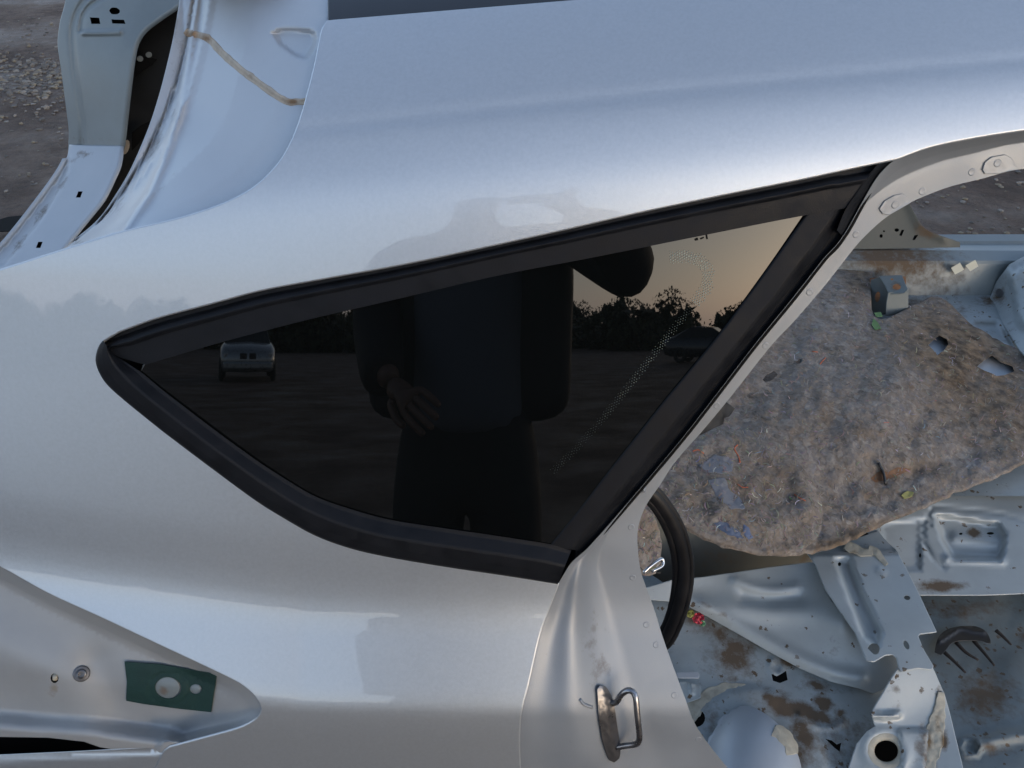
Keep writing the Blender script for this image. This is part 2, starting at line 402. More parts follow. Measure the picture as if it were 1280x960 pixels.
def patch(name, outer, K, m, parent=None, holes=(), step=10, rim=(.0008, .004), dirt=None, lines=()):
    """sheet: outline (photo pixels) carried out to the surface K, triangulated, with a rounded edge and thickness"""
    loops = [densify(clean(list(outer)), step)] + [densify(clean(list(h)), step) for h in holes]
    V = []; E = []
    for lp in loops:
        b = len(V); V += lp; E += [(b+i, b+(i+1) % len(lp)) for i in range(len(lp))]
    A = np.array(loops[0]); x0, y0 = A.min(0); x1, y1 = A.max(0)
    gx, gy = np.meshgrid(np.arange(x0+step/2, x1, step), np.arange(y0+step/2, y1, step*.87))
    gx = gx + (np.arange(gx.shape[0]) % 2)[:, None]*step/2
    G = np.stack([gx.ravel(), gy.ravel()], 1); ok = inside(loops[0], G)
    for h in loops[1:]: ok &= ~inside(h, G)
    for lp in loops: ok &= pdist(lp, True)(G[:, 0], G[:, 1]) > step*.45
    for ln in lines:                                       # creases that the triangles must follow
        ln = np.array(resample(ln, step)); il = inside(loops[0], ln)
        for h in loops[1:]: il &= ~inside(h, ln)
        for lp in loops: il &= pdist(lp, True)(ln[:, 0], ln[:, 1]) > 1.0
        if il.sum() < 2: continue
        ok &= pdist(ln)(G[:, 0], G[:, 1]) > min(2.0, step*.4)
        b = len(V); ids = {}
        for q in np.nonzero(il)[0]: ids[q] = len(V); V.append(tuple(ln[q]))
        E += [(ids[q], ids[q+1]) for q in ids if q+1 in ids]
    V += [tuple(g) for g in G[ok]]
    r = delaunay_2d_cdt([Vector(v) for v in V], E, [], 0, 1e-4)
    W = np.array([tuple(v) for v in r[0]]); T = np.array([f for f in r[2]])
    cen = W[T].mean(1); ok = inside(loops[0], cen)
    for h in loops[1:]: ok &= ~inside(h, cen)
    T = T[ok]
    a, b, c = W[T[:, 0]], W[T[:, 1]], W[T[:, 2]]
    cr = (b[:, 0]-a[:, 0])*(c[:, 1]-a[:, 1])-(b[:, 1]-a[:, 1])*(c[:, 0]-a[:, 0])
    T = T[np.abs(cr) > 1e-6]; cr = cr[np.abs(cr) > 1e-6]
    T = np.where((cr > 0)[:, None], T[:, ::-1], T)          # facing the viewer
    px, py = W[:, 0], W[:, 1]
    P = pos(px, py, K(px, py)); e = 1.0
    Pa, Pb = pos(px+e, py, K(px+e, py)), pos(px-e, py, K(px-e, py))
    Pc, Pd = pos(px, py+e, K(px, py+e)), pos(px, py-e, K(px, py-e))
    N = np.cross(Pc-Pd, Pa-Pb); N /= np.linalg.norm(N, axis=1)[:, None]
    flip = np.einsum('ij,ij->i', N, CAM-P) < 0; N[flip] *= -1
    VV = [P]; NN = [N]; FF = [tuple(t) for t in T]
    # rounded rim
    if rim:
        rr, dep = rim
        cnt = {}
        for t in T:
            for i in range(3):
                k = (int(t[i]), int(t[(i+1) % 3])); cnt[k] = 1
        bnd = [k for k in cnt if (k[1], k[0]) not in cnt]
        nxt = {}; tang = {}
        for i, j in bnd:
            v = P[j]-P[i]; v = v/max(np.linalg.norm(v), 1e-9)
            for q in (i, j): tang[q] = tang.get(q, 0)+v
        ids = sorted(tang); idx = {q: n_ for n_, q in enumerate(ids)}
        Tn = np.array([tang[q] for q in ids]); Tn /= np.maximum(np.linalg.norm(Tn, axis=1), 1e-9)[:, None]
        Nb, Pb_ = N[ids], P[ids]
        O = np.cross(Tn, Nb); O /= np.maximum(np.linalg.norm(O, axis=1), 1e-9)[:, None]
        if holes:                                          # holes are punched: hardly any lip
            nh = np.full(len(ids), 1e9)
            for h in loops[1:]: nh = np.minimum(nh, pdist(h, True)(px[ids], py[ids]))
            rr = np.where(nh < .3, min(rr, .0006), rr)[:, None]; dep = np.where(nh < .3, min(dep, .003), dep)[:, None]
        rings = [ids]; off = len(P)
        for aang in (0.0, 30, 60, 90):
            s_, c_ = math.sin(R(aang)), math.cos(R(aang))
            VV.append(Pb_ + O*rr*s_ - Nb*rr*(1-c_)); NN.append(Nb*c_+O*s_)
            rings.append(list(range(off, off+len(ids)))); off += len(ids)
        VV.append(Pb_ + O*rr - Nb*rr + dirs(px[ids], py[ids])*dep); NN.append(O); rings.append(list(range(off, off+len(ids)))); off += len(ids)
        for ra, rb in zip(rings[1:-1], rings[2:]):
            for i, j in bnd:
                FF.append((rb[idx[i]], rb[idx[j]], ra[idx[j]], ra[idx[i]]))
        FF_src = ids
    VV = np.vstack(VV); NN = np.vstack(NN)
    attrs = {}
    if dirt is not None:
        d0 = np.zeros(len(px))
        for blob in dirt:
            if callable(blob): d0 = np.maximum(d0, blob(px, py)); continue
            cx, cy, rx, ry, st = blob[:5]; ro = R(blob[5]) if len(blob) > 5 else 0
            u = ((px-cx)*math.cos(ro)+(py-cy)*math.sin(ro))/rx; v = (-(px-cx)*math.sin(ro)+(py-cy)*math.cos(ro))/ry
            d0 = np.maximum(d0, st*np.exp(-(u*u+v*v)))
        full = np.zeros(len(VV)); full[:len(px)] = d0
        if rim:
            n_ = len(FF_src)
            for q in range(5): full[len(px)+q*n_:len(px)+(q+1)*n_] = d0[FF_src]
        attrs['dirt'] = full
    return mesh_obj(name, VV, FF, m, parent, NN, True, attrs)
def resample(line, seg):
    L = np.array(line, float); D = np.concatenate([[0], np.cumsum(np.linalg.norm(np.diff(L, axis=0), axis=1))])
    n = max(2, int(D[-1]/seg)+1); q = np.linspace(0, D[-1], n)
    return [(np.interp(a, D, L[:, 0]), np.interp(a, D, L[:, 1])) for a in q]
def offset(line, d):
    L = np.array(line, float); T = np.gradient(L, axis=0); T /= np.maximum(np.linalg.norm(T, axis=1), 1e-9)[:, None]
    return [tuple(p) for p in L + np.stack([-T[:, 1], T[:, 0]], 1)*d]
def strip(name, segs, K, table, m, parent, seg=5.0, fine=1.0, turn=.008, dirt=None):
    """moulding swept between matching outlines A and B: table gives the depth of its section from A (0) to B (1)"""
    us0 = [t[0] for t in table]; ds0 = [t[1] for t in table]
    # round the section's corners
    uu = np.unique(np.round(np.concatenate([np.linspace(0, 1, 25)] + [[u-.02, u, u+.02] for u in us0]), 4)); uu = uu[(uu >= 0) & (uu <= 1)]
    dense = np.linspace(-.1, 1.1, 241); dd = np.interp(dense, us0, ds0)
    ker = np.exp(-(np.arange(-8, 9)/3.2)**2); ker /= ker.sum(); dd = np.convolve(np.pad(dd, 8, mode='edge'), ker, 'valid')
    rowsA, rowsB = [], []
    for A, B in segs:
        la = sum(math.dist(a, b) for a, b in zip(A, A[1:])); lb = sum(math.dist(a, b) for a, b in zip(B, B[1:]))
        n = max(2, int(max(la, lb)/seg)+1)
        def rs(L, n):
            L = np.array(L, float); D = np.concatenate([[0], np.cumsum(np.linalg.norm(np.diff(L, axis=0), axis=1))]); q = np.linspace(0, D[-1], n)
            return np.stack([np.interp(q, D, L[:, 0]), np.interp(q, D, L[:, 1])], 1)
        a, b = rs(A, n), rs(B, n)
        if rowsA: a, b = a[1:], b[1:]
        rowsA.append(a); rowsB.append(b)
    A = np.vstack(rowsA); B = np.vstack(rowsB); n = len(A); nu = len(uu)
    q = A[:, None]*(1-uu)[None, :, None] + B[:, None]*uu[None, :, None]
    px, py = q[..., 0].ravel(), q[..., 1].ravel()
    k = K(px, py).reshape(n, nu) + np.interp(uu, dense, dd)[None]
    P = pos(px, py, k.ravel()).reshape(n, nu, 3)
    # side walls: carry both edges inwards
    dirn = dirs(px, py).reshape(n, nu, 3)
    P = np.concatenate([P[:, :1]+dirn[:, :1]*turn, P, P[:, -1:]+dirn[:, -1:]*turn], 1); nu += 2
    P = np.concatenate([P[:1]+dirn[:1, [0]+list(range(nu-2))+[-1]]*turn, P, P[-1:]+dirn[-1:, [0]+list(range(nu-2))+[-1]]*turn], 0); n += 2
    Fc = []; V = P.reshape(-1, 3)
    for i in range(n-1):
        for j in range(nu-1): a = i*nu+j; Fc.append((a, a+1, a+nu+1, a+nu))
    c = np.array(Fc[len(Fc)//2]); nn = np.cross(V[c[1]]-V[c[0]], V[c[2]]-V[c[0]])
    if nn.dot(CAM-V[c[0]]) < 0: Fc = [f[::-1] for f in Fc]
    o = mesh_obj(name, V, Fc, m, parent, attrs=None)
    o.data.set_sharp_from_angle(angle=R(50))
    return o
def tube(name, pts, r, m, parent=None, sides=10, closed=False, sub=4, sx=1.0, dirt=None):
    P = [np.array(p, float) for p in pts]
    if sub > 1 and len(P) > 2:
        Q = []; n = len(P)
        rng = range(n) if closed else range(n-1)
        for i in rng:
            p0 = P[(i-1) % n] if closed or i > 0 else 2*P[0]-P[1]
            p1, p2 = P[i], P[(i+1) % n]
            p3 = P[(i+2) % n] if closed or i+2 < n else 2*P[-1]-P[-2]
            for j in range(sub):
                t = j/sub; Q.append(.5*((2*p1)+(-p0+p2)*t+(2*p0-5*p1+4*p2-p3)*t*t+(-p0+3*p1-3*p2+p3)*t**3))
        if not closed: Q.append(P[-1])
        P = Q
    n = len(P); V = []; Fc = []
    rad = r if callable(r) else (lambda u: r)
    up = None
    for i in range(n):
        t = P[(i+1) % n]-P[i-1] if closed else P[min(i+1, n-1)]-P[max(i-1, 0)]
        t = t/max(np.linalg.norm(t), 1e-9)
        if up is None:
            up = np.cross(t, [0.31, .2, .93]); up /= np.linalg.norm(up)
        up = up - t*up.dot(t); up /= max(np.linalg.norm(up), 1e-9); sd_ = np.cross(t, up)
        q = rad(i/max(n-1, 1))
        for j in range(sides):
            a = 2*math.pi*j/sides; V.append(P[i]+up*q*math.cos(a)+sd_*q*sx*math.sin(a))
    for i in range(n if closed else n-1):
        for j in range(sides):
            a, b = i*sides+j, i*sides+(j+1) % sides; c = ((i+1) % n)*sides
            Fc.append((a, b, c+(j+1) % sides, c+j))
    if not closed: Fc += [tuple(range(sides))[::-1], tuple(range((n-1)*sides, n*sides))]
    return mesh_obj(name, V, Fc, m, parent)
def px_tube(name, line, K, r, m, parent=None, **kw):
    return tube(name, [pt(x, y, K) for x, y in line], r, m, parent, **kw)
def bevel_box(name, cen, size, m, parent=None, bev=.01, rot=None, seg=2):
    bm = bmesh.new(); bmesh.ops.create_cube(bm, size=1)
    for v in bm.verts: v.co = Vector((v.co.x*size[0], v.co.y*size[1], v.co.z*size[2]))
    bmesh.ops.bevel(bm, geom=bm.edges[:], offset=bev, segments=seg, affect='EDGES', profile=.5)
    if rot is not None: bmesh.ops.transform(bm, matrix=rot, verts=bm.verts)
    V = [np.array(v.co)+np.array(cen) for v in bm.verts]; bm.verts.index_update()
    Fc = [[v.index for v in f.verts] for f in bm.faces]; bm.free()
    return mesh_obj(name, V, Fc, m, parent, smooth=False)

# ------------------------------------------------------------------ SETTING: ground
def build_ground():
    xs = np.concatenate([-np.geomspace(600, 9, 14), np.linspace(-8, 8, 60), np.geomspace(9, 600, 14)])
    ys = np.concatenate([-np.geomspace(600, 9, 14), np.linspace(-8, 12, 70), np.geomspace(13, 600, 14)])
    V = []; Fc = []
    for y in ys:
        for x in xs:
            h = .03*mnoise.fractal(Vector((x*.7, y*.7, 3)), 1, 2, 4) if max(abs(x), abs(y)) < 14 else 0
            V.append((x, y, h-.02))
    n = len(xs)
    for j in range(len(ys)-1):
        for i in range(n-1): a = j*n+i; Fc.append((a, a+1, a+n+1, a+n))
    o = mesh_obj('ground', V, Fc, 'ground'); o['kind'] = 'structure'
build_ground()

# ------------------------------------------------------------------ THE CAR SHELL
car = thing('car_shell', 'stripped silver car body shell with dark rear quarter window and missing rear door', 'car', (0.3, .8, 0))

# --- outlines (photo pixels)
win_top = sm([(1122,197),(1060,210),(1000,223),(900,243),(800,264),(700,287),(600,309),(500,330),(400,348),(325,362),(269,377),(194,397),(147,414)])
win_nose = sm([(147,414),(126,428),(119,446),(121,461),(132,480),(156,502),(203,540)], 4)
win_bot = sm([(203,540),(260,583),(320,627),(357,650),(395,671),(440,687),(489,698),(560,710),(634,721),(697,731)])
low_end = sm([(697,731),(707,717),(713,702),(715,687)])
glass_top = sm([(1007,269),(960,278),(850,300),(730,324),(620,345),(500,373),(400,396),(340,411),(269,430),(181,456)])
glass_bot = sm([(176,465),(181,469),(205,489),(269,538),(320,575),(357,599),(395,621),(440,637),(489,650),(560,661),(615,669),(687,680)])
pil_left = sm([(1007,269),(960,335),(900,416),(831,500),(797,543),(760,590),(720,642),(687,680)])
pil_right = sm([(1122,197),(1107,209),(1096,222),(1085,240),(1070,267),(1059,287),(1045,307),(1032,320),(992,371),(943,431),(890,500),(850,551),(797,614),(760,657),(731,689)])
opening = sm([(1560,190),(1400,198),(1272,212),(1225,224),(1185,234),(1140,252),(1110,270),(1095,282),(1072,305),(1035,352),(995,399),(964,432),(911,499),(876,541),(857,562),(839,584),(826,605),(811,626),(802,644),(797,663),(797,680),(800,710),(809,738),(818,762),(827,792),(839,826),(856,872),(871,909),(910,960),(960,1010),(1040,1080)])
door_edge_low = sm([(697,731),(686,759),(674,792),(659,856),(649,900),(649,960),(660,1080)])
roof_edge = sm([(1122,197),(1160,183),(1210,172),(1280,161),(1400,148),(1560,134)])
hatch_edge = sm([(-220,405),(-100,368),(0,339),(75,315),(150,292),(225,274),(281,255),(319,234),(349,204),(367,172),(379,139),(394,82),(403,37),(409,26)])
lamp_edge = sm([(-220,600),(-100,657),(0,707),(60,740),(130,772),(200,805),(260,833),(300,853),(320,870),(328,886),(322,899),(300,911),(250,925),(213,935)])
mould_low = [(409,26),(725,0),(1100,-30),(1560,-68)]

# --- quarter panel (outer skin from the roof moulding to below the shoulder)
crease = sm([(300,172),(380,161),(640,134),(900,108),(1280,74),(1560,50)], 20)
skin = plus(Kbody, bead(crease, 9, .0012))
outer = hatch_edge + mould_low + roof_edge[::-1] + win_top + win_nose + win_bot + door_edge_low + [(640,1120),(-60,1120),(150,1100),(196,962),(205,940)] + lamp_edge[::-1]
outer = hatch_edge + mould_low + roof_edge[::-1] + win_top + win_nose + win_bot + door_edge_low[1:] + [(600,1130),(150,1130),(193,965),(206,940)] + lamp_edge[::-1]
quarter = patch('quarter_panel', outer, skin, 'paint', car, step=9, lines=[offset(crease, d) for d in (-9,-4.5,0,4.5,9)], rim=(.0022, .010))

# --- window: black surround behind everything, glass, three trims
sur = win_top + win_nose + win_bot + low_end + [(719,684),(731,689)] + pil_right[::-1]
patch('window_aperture', sur, plus(Kbody, .034), 'black', car, step=14, rim=(.006, .004))
gl = glass_top + glass_bot + pil_left[::-1]
_gx, _gy = np.meshgrid(np.linspace(180, 1010, 40), np.linspace(270, 680, 30)); _gx, _gy = _gx.ravel(), _gy.ravel()
_in = inside(gl, np.stack([_gx, _gy], 1)); _gx, _gy = _gx[_in], _gy[_in]
def gbasis(px, py):
    u, v = (px-600)/400, (py-480)/200
    return np.stack([np.ones_like(u), u, v, u*u, u*v], 1)
_gk = Kbody(_gx, _gy); _gc = np.linalg.lstsq(gbasis(_gx, _gy), 1/_gk, rcond=None)[0]
GOFF = .0065
_ed = np.array(densify(clean(gl), 8)); _dv = Kbody(_ed[:, 0], _ed[:, 1]) + .0052 - 1/(gbasis(_ed[:, 0], _ed[:, 1])@_gc)
GOFF = max(GOFF, float(_dv.max()))
def Kglass(px, py): return 1/(gbasis(px, py)@_gc) + GOFF
glass = patch('quarter_glass', gl, Kglass, 'glass', car, step=12, rim=(.003, .003))
strip('upper_trim', [(sm([(1097,205),(1060,212)])+[p for p in win_top if p[0] < 1055]+[p for p in win_nose[:8]], sm([(1057,260),(1007,269)])+glass_top[1:]+[(150,447)])], Kbody,
      [(0,.010),(.15,.010),(.23,.002),(.33,-.002),(.39,-.001),(.44,.0012),(1,.0025)], 'trim', car, seg=4)
strip('lower_trim', [(win_nose[5:]+win_bot, [(138,440),(176,465)]+glass_bot+[(714,688)])], Kbody,
      [(0,.002),(.05,-.004),(.25,-.0085),(.50,-.0110),(.58,-.0095),(.90,.0025),(1,.004)], 'trim', car, seg=4)
strip('pillar_trim', [(sm([(1024,246),(1007,269),(960,335),(900,416),(831,500),(797,543),(760,590),(720,642),(687,682)]), sm([(1084,222),(1070,267),(1045,305),(1032,320),(992,371),(943,431),(890,500),(850,551),(797,614),(760,657),(732,690)]))], Kbody,
      [(0,.006),(.04,.0042),(.55,.0035),(.62,.005),(.78,.013),(1,.019)], 'trim', car, seg=4)
# end cap of the upper trim: the dark tip that folds back towards the door opening
strip('trim_tip', [(sm([(1099,203),(1085,220),(1071,241),(1057,262),(1046,288)], 3), sm([(1122,197),(1107,209),(1096,222),(1085,240),(1070,267),(1054,295)], 3))], Kbody, [(0,.0005),(.15,.002),(1,.014)], 'trim', car, seg=3)

# --- frit dots printed along the glass
def frit():
    lines = [(sm([(838,321),(858,320),(874,324),(886,338),(885,358),(869,380)], 2), 19, 1.0), (sm([(869,380),(840,415),(800,466),(760,516),(725,556),(690,592)], 2), 13, .45)]
    V = []; Fc = []; K = plus(Kglass, -.0008); P2 = []
    for line, wd, dens in lines:
        L = np.array(line); s = 0; D = np.concatenate([[0], np.cumsum(np.linalg.norm(np.diff(L, axis=0), axis=1))])
        k = 0; u = 0
        while u < D[-1]:
            c = np.array([np.interp(u, D, L[:, 0]), np.interp(u, D, L[:, 1])]); c2 = np.array([np.interp(u+1, D, L[:, 0]), np.interp(u+1, D, L[:, 1])])
            t = c2-c; t /= max(np.linalg.norm(t), 1e-6); nrm = np.array([-t[1], t[0]])
            nn = int(wd/3.3)
            for j in range(nn):
                o_ = (j-(nn-1)/2+(.5 if k % 2 else 0))*3.3
                q = c + nrm*o_; rad = (1.15 if dens == 1 else .55)*(1-.45*abs(o_)/(wd/2))
                if dens < 1: rad *= .8 + .3*math.sin(u*.02)
                P2.append((q[0], q[1], rad*random.uniform(.6, 1.05))) if random.random() < .93 else None
            u += 2.9; k += 1
    P2 = np.array(P2); ok = inside(gl, P2[:, :2]); P2 = P2[ok]
    for a in range(6):
        V.append(pos(P2[:, 0]+P2[:, 2]*math.cos(a*math.pi/3), P2[:, 1]+P2[:, 2]*math.sin(a*math.pi/3), K(P2[:, 0], P2[:, 1])))
    V = np.stack(V, 1).reshape(-1, 3)
    Fc = [tuple(range(i*6, i*6+6))[::-1] for i in range(len(P2))]
    o = mesh_obj('frit_dots', V, Fc, 'frit', glass, smooth=False); o['kind'] = 'stuff'
frit()
mk = [[(868,299),(872,297),(873,300),(869,301)], [(875,298),(880,296),(880,297.5),(876,299.5)], [(882,293),(884,293),(885,299),(883,299)]]
for q in mk: patch('glass_mark', q, plus(Kglass, -.0008), 'black', glass, step=4, rim=None)

# --- roof moulding and roof
patch('roof_moulding', [(412,27),(725,0.5),(1100,-30),(1560,-68),(1560,-140),(900,-110),(420,-75),(411,-10)], plus(Kbody, .0015), 'mould', car, step=12, rim=(.002,.01))
def roof():
    V = []; Fc = []; nx, ny = 24, 18; xs = np.linspace(-.42, 2.6, nx)
    e0 = pt(700, -60, Kbody)
    for j in range(ny):
        v = j/(ny-1)
        for x in xs:
            y = e0[1]+.02 + v*(1.66-2*e0[1]-.1)
            z = e0[2]-.008+.075*x*.9 - .03*max(0, x-.8)**2 + .05*math.sin(math.pi*v)
            V.append((x, y, z))
    for j in range(ny-1):
        for i in range(nx-1): a = j*nx+i; Fc.append((a, a+1, a+nx+1, a+nx))
    mesh_obj('roof_panel', V, Fc, 'paint', car)
roof()

# --- door jamb with its weld flange
da, dopen = pdist(pil_right + door_edge_low), pdist(opening)
droof = pdist(roof_edge)
def jamb_rel(px, py):
    a = np.minimum(da(px, py), droof(px, py)); b = dopen(px, py)
    w = np.where(py > 640, 48, 30 + 0*py); w = 30 + 18*sst(py, 600, 720)
    w = np.where(px > 1100, 27, w)
    u = a/np.maximum(a+np.maximum(b-w, 0), 1e-6)
    lowz = sst(py, 660, 720)
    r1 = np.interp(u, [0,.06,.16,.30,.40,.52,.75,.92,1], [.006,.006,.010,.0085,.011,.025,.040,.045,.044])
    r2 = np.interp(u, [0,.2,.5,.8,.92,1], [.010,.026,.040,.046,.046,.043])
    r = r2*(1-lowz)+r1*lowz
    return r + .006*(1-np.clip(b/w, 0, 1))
Kj = plus(Kbody, jamb_rel)
jo = [(p[0]-1.5, p[1]-1) for p in roof_edge[::-1]] + [(1118,199)] + [(p[0]-3, p[1]-2) for p in pil_right] + [(719,684),(714,688)] + low_end[::-1] + [(p[0]-3, p[1]) for p in door_edge_low] + opening[::-1]
def jamb_strip():
    A_ = []; B_ = []
    op = lambda a, b: [p for p in opening if a <= p[1] <= b]
    top = [p for p in opening if p[0] >= 1140]
    pr = lambda a, b: [p for p in pil_right if a <= p[1] <= b]
    segs = [(roof_edge[::-1], top), (pr(197, 287), [top[-1]]+[p for p in opening if p[0] < 1140 and p[1] < 306]), (pr(287, 614), op(304, 606)), (pr(614, 690)+[(724,694),(713,704)], op(605, 700)), ([(713,704)]+door_edge_low, op(698, 2000))]
    for a, b in segs:
        n = max(3, int(max(len(a), len(b))*1.7)); a = np.array(resample(a, 1)); b = np.array(resample(b, 1))
        q = np.linspace(0, 1, n); ia = np.linspace(0, 1, len(a)); ib = np.linspace(0, 1, len(b))
        f = lambda L, i: np.stack([np.interp(q, i, L[:, 0]), np.interp(q, i, L[:, 1])], 1)
        k = 1 if A_ else 0
        A_.append(f(a, ia)[k:]); B_.append(f(b, ib)[k:])
    A = np.vstack(A_); B = np.vstack(B_)
    for _ in range(3):
        for L in (A, B): L[1:-1] = .25*L[:-2]+.5*L[1:-1]+.25*L[2:]
    uu = np.concatenate([np.linspace(0, 1, 34), np.linspace(1, 2, 9)[1:]])
    g = np.linspace(-.3, 2.3, 521); ker = np.exp(-(np.arange(-26, 27)/13.)**2); ker /= ker.sum()
    tab = lambda t: np.interp(uu, g, np.convolve(np.pad(np.interp(g, [a for a, b in t], [b for a, b in t]), 26, mode='edge'), ker, 'valid'))
    low = tab([(0,.004),(.05,.004),(.09,.0085),(.14,.0105),(.20,.0105),(.33,.0075),(.40,.010),(.62,.032),(.85,.0455),(1,.0465),(2,.049)])
    upp = tab([(0,.008),(.15,.020),(.5,.038),(.85,.0465),(1,.0465),(2,.050)])
    n = len(A); q = np.zeros((n, len(uu), 2)); dep = np.zeros((n, len(uu)))
    for i in range(n):
        L = np.linalg.norm(B[i]-A[i]); w = 30+18*float(sst(np.array(B[i][1]), 600, 720)); w = min(w, L*.93)
        fr = np.where(uu <= 1, uu*(L-w)/L, (L-w)/L+(uu-1)*w/L)
        q[i] = A[i]*(1-fr)[:, None]+B[i]*fr[:, None]
        z = float(sst(np.array(A[i][1]), 660, 730)); dep[i] = low*z+upp*(1-z)
    px, py = q[..., 0].ravel(), q[..., 1].ravel(); k = Kbody(px, py)+dep.ravel()
    P = pos(px, py, k).reshape(n, len(uu), 3); D_ = dirs(px, py).reshape(n, len(uu), 3)
    P = np.concatenate([P[:, :1]+D_[:, :1]*.01, P, P[:, -1:]+D_[:, -1:]*.0018], 1); nu = len(uu)+2
    V = P.reshape(-1, 3); Fc = [(i*nu+j, i*nu+j+1, (i+1)*nu+j+1, (i+1)*nu+j) for i in range(n-1) for j in range(nu-1)]
    c = Fc[len(Fc)//2]; nn = np.cross(V[c[1]]-V[c[0]], V[c[2]]-V[c[0]])
    if nn.dot(CAM-V[c[0]]) < 0: Fc = [f[::-1] for f in Fc]
    dv = np.zeros((n, nu)); dv[:, 1:-1] = .30*np.exp(-((q[..., 0]-745)/16)**2-((q[..., 1]-820)/70)**2) + .12
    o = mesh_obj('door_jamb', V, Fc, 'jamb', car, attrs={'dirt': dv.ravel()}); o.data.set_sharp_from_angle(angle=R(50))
    return o, px, py, k
jamb, _jx, _jy, _jk = jamb_strip()
def Kj(px, py):
    out = np.zeros(len(px))
    for i, (x, y) in enumerate(zip(px, py)):
        d = (_jx-x)**2+(_jy-y)**2; m = np.argsort(d)[:14]; w = 1/(d[m]+4)**1.5; out[i] = (w*_jk[m]).sum()/w.sum()
    return out
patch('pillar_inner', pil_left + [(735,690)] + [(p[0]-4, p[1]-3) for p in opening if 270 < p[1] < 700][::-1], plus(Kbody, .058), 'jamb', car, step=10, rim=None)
# spot welds along the flange
def disc_mesh(name, r, h, dish=True):
    V = [(0, 0, h*.45)]; Fc = []; prof = [(.55, h*.5), (.8, h), (1.0, h*.6), (1.12, -.0006)]; n = 14
    for q, z in prof:
        for a in range(n): V.append((r*q*math.cos(2*math.pi*a/n), r*q*math.sin(2*math.pi*a/n), z))
    for a in range(n): Fc.append((0, 1+a, 1+(a+1) % n))
    for k in range(len(prof)-1):
        for a in range(n):
            i, j = 1+k*n+a, 1+k*n+(a+1) % n; Fc.append((i, i+n, j+n, j))
    me = bpy.data.meshes.new(name); me.from_pydata(V, [], Fc); me.polygons.foreach_set('use_smooth', [True]*len(Fc)); return me
def normal_at(px, py, K, e=2.0):
    n = np.cross(pt(px, py+e, K)-pt(px, py-e, K), pt(px+e, py, K)-pt(px-e, py, K)); n /= np.linalg.norm(n)
    return n if n.dot(CAM-pt(px, py, K)) > 0 else -n
weld_me = disc_mesh('spot_weld', .0038, .0004); weld_me.materials.append(M['jamb'])
for (x, y) in [(1247,204),(1215,215),(1153,239),(1119,256),(1070,293),(1012,365),(957,432),(896,507),(848,558),(807,612),(789,659),(791,722),(808,781),(820,806),(843,869),(873,924)]:
    o = bpy.data.objects.new('spot_weld', weld_me); link(o, jamb)
    p = pt(x, y, plus(Kj, -.0019 if (x, y) in ((1247,204),(1119,256)) else 0)); n = normal_at(x, y, Kj, 7)
    o.location = Vector(p - origin(jamb)); o.rotation_euler = Vector(n).to_track_quat('Z', 'Y').to_euler()
for q in [[(1100,261),(1106,252),(1118,245),(1128,243),(1136,248),(1138,253),(1112,268),(1104,267)], [(1229,212),(1232,203),(1240,197),(1256,194),(1264,198),(1272,211),(1250,216),(1232,217)]]:
    patch('weld_tab', q, plus(Kj, -.0018), 'jamb', jamb, step=4, rim=(.0006,.0015))

# --- door striker
Ks = plus(Kj, -.004)
st = patch('striker', sm([(747,862),(750,857),(757,859),(764,870),(767,880),(770,900),(775,935),(774,948),(768,953),(762,950),(755,930),(750,905)], 4), plus(Kj, -.005, bead([(753,860),(760,900),(768,945)], 5, -.002)), 'oldsteel', car, step=4, rim=(.001,.004))
def S(x, y, d): return pos(np.array([x]), np.array([y]), np.array([pt_k(x, y)-d]))[0]
def pt_k(x, y): return float(Kj(np.array([float(x)]), np.array([float(y)]))[0])
tube('striker_loop', [S(765,879,.004), S(771,877,.012), S(777,868,.022), S(785,863,.03), S(792,866,.033), S(795,875,.034), S(797,897,.034), S(799,915,.034), S(799,925,.033), S(795,930,.028), S(783,932,.016), S(771,934,.004)], .0036, 'steel', st, sides=12, sub=5)
px_tube('weld_scar', [(725,874),(730,880),(740,884)], plus(Kj, -.0005), .0022, 'jamb', jamb, sx=.8)

# --- hatch pillar (rear jamb beside the roof) with its flange, bead and sealed seam
hf = sm([(228,-80),(227,-30),(225,0),(221,25),(216,52),(207,90),(199,120),(186,160),(165,209),(148,239),(122,276),(71,319)])
hp_edge = [(p[0]+4, p[1]+3) for p in hatch_edge if p[0] > 40]
drh, dlh = pdist(hatch_edge + [(420,-80)]), pdist(hf)
def hatch_rel(px, py):
    a, b = drh(px, py), dlh(px, py); u = a/np.maximum(a+b, 1e-6)
    r = np.interp(u, [0,.05,.2,.5,.75,.80,.84,.88,.905,.93,1], [.016,.020,.034,.066,.105,.109,.124,.130,.147,.137,.133])
    return r
seam = sm([(232,38),(237,42),(253,44),(262,50),(290,78),(320,101),(345,119),(358,126),(372,127),(388,125)], 5)
seam_up = seam + [(420,100),(420,-80),(228,-80)]
emb = sm([(341,42),(352,37),(380,38),(394,43),(391,60),(383,72),(368,68),(350,55)], 5)
Kh = plus(Kbody, hatch_rel, bead(sm([(246,-60),(243,0),(237,71),(224,139),(213,178),(187,241),(154,289)]), 6, -.010), emboss(seam_up, -.005, 5), emboss(emb, .012, 8))
hp = hf + [(66,326)] + [(150,299),(228,281),(285,262),(323,240),(354,209),(372,176),(384,142),(399,84),(408,40),(414,26),(424,-80)]
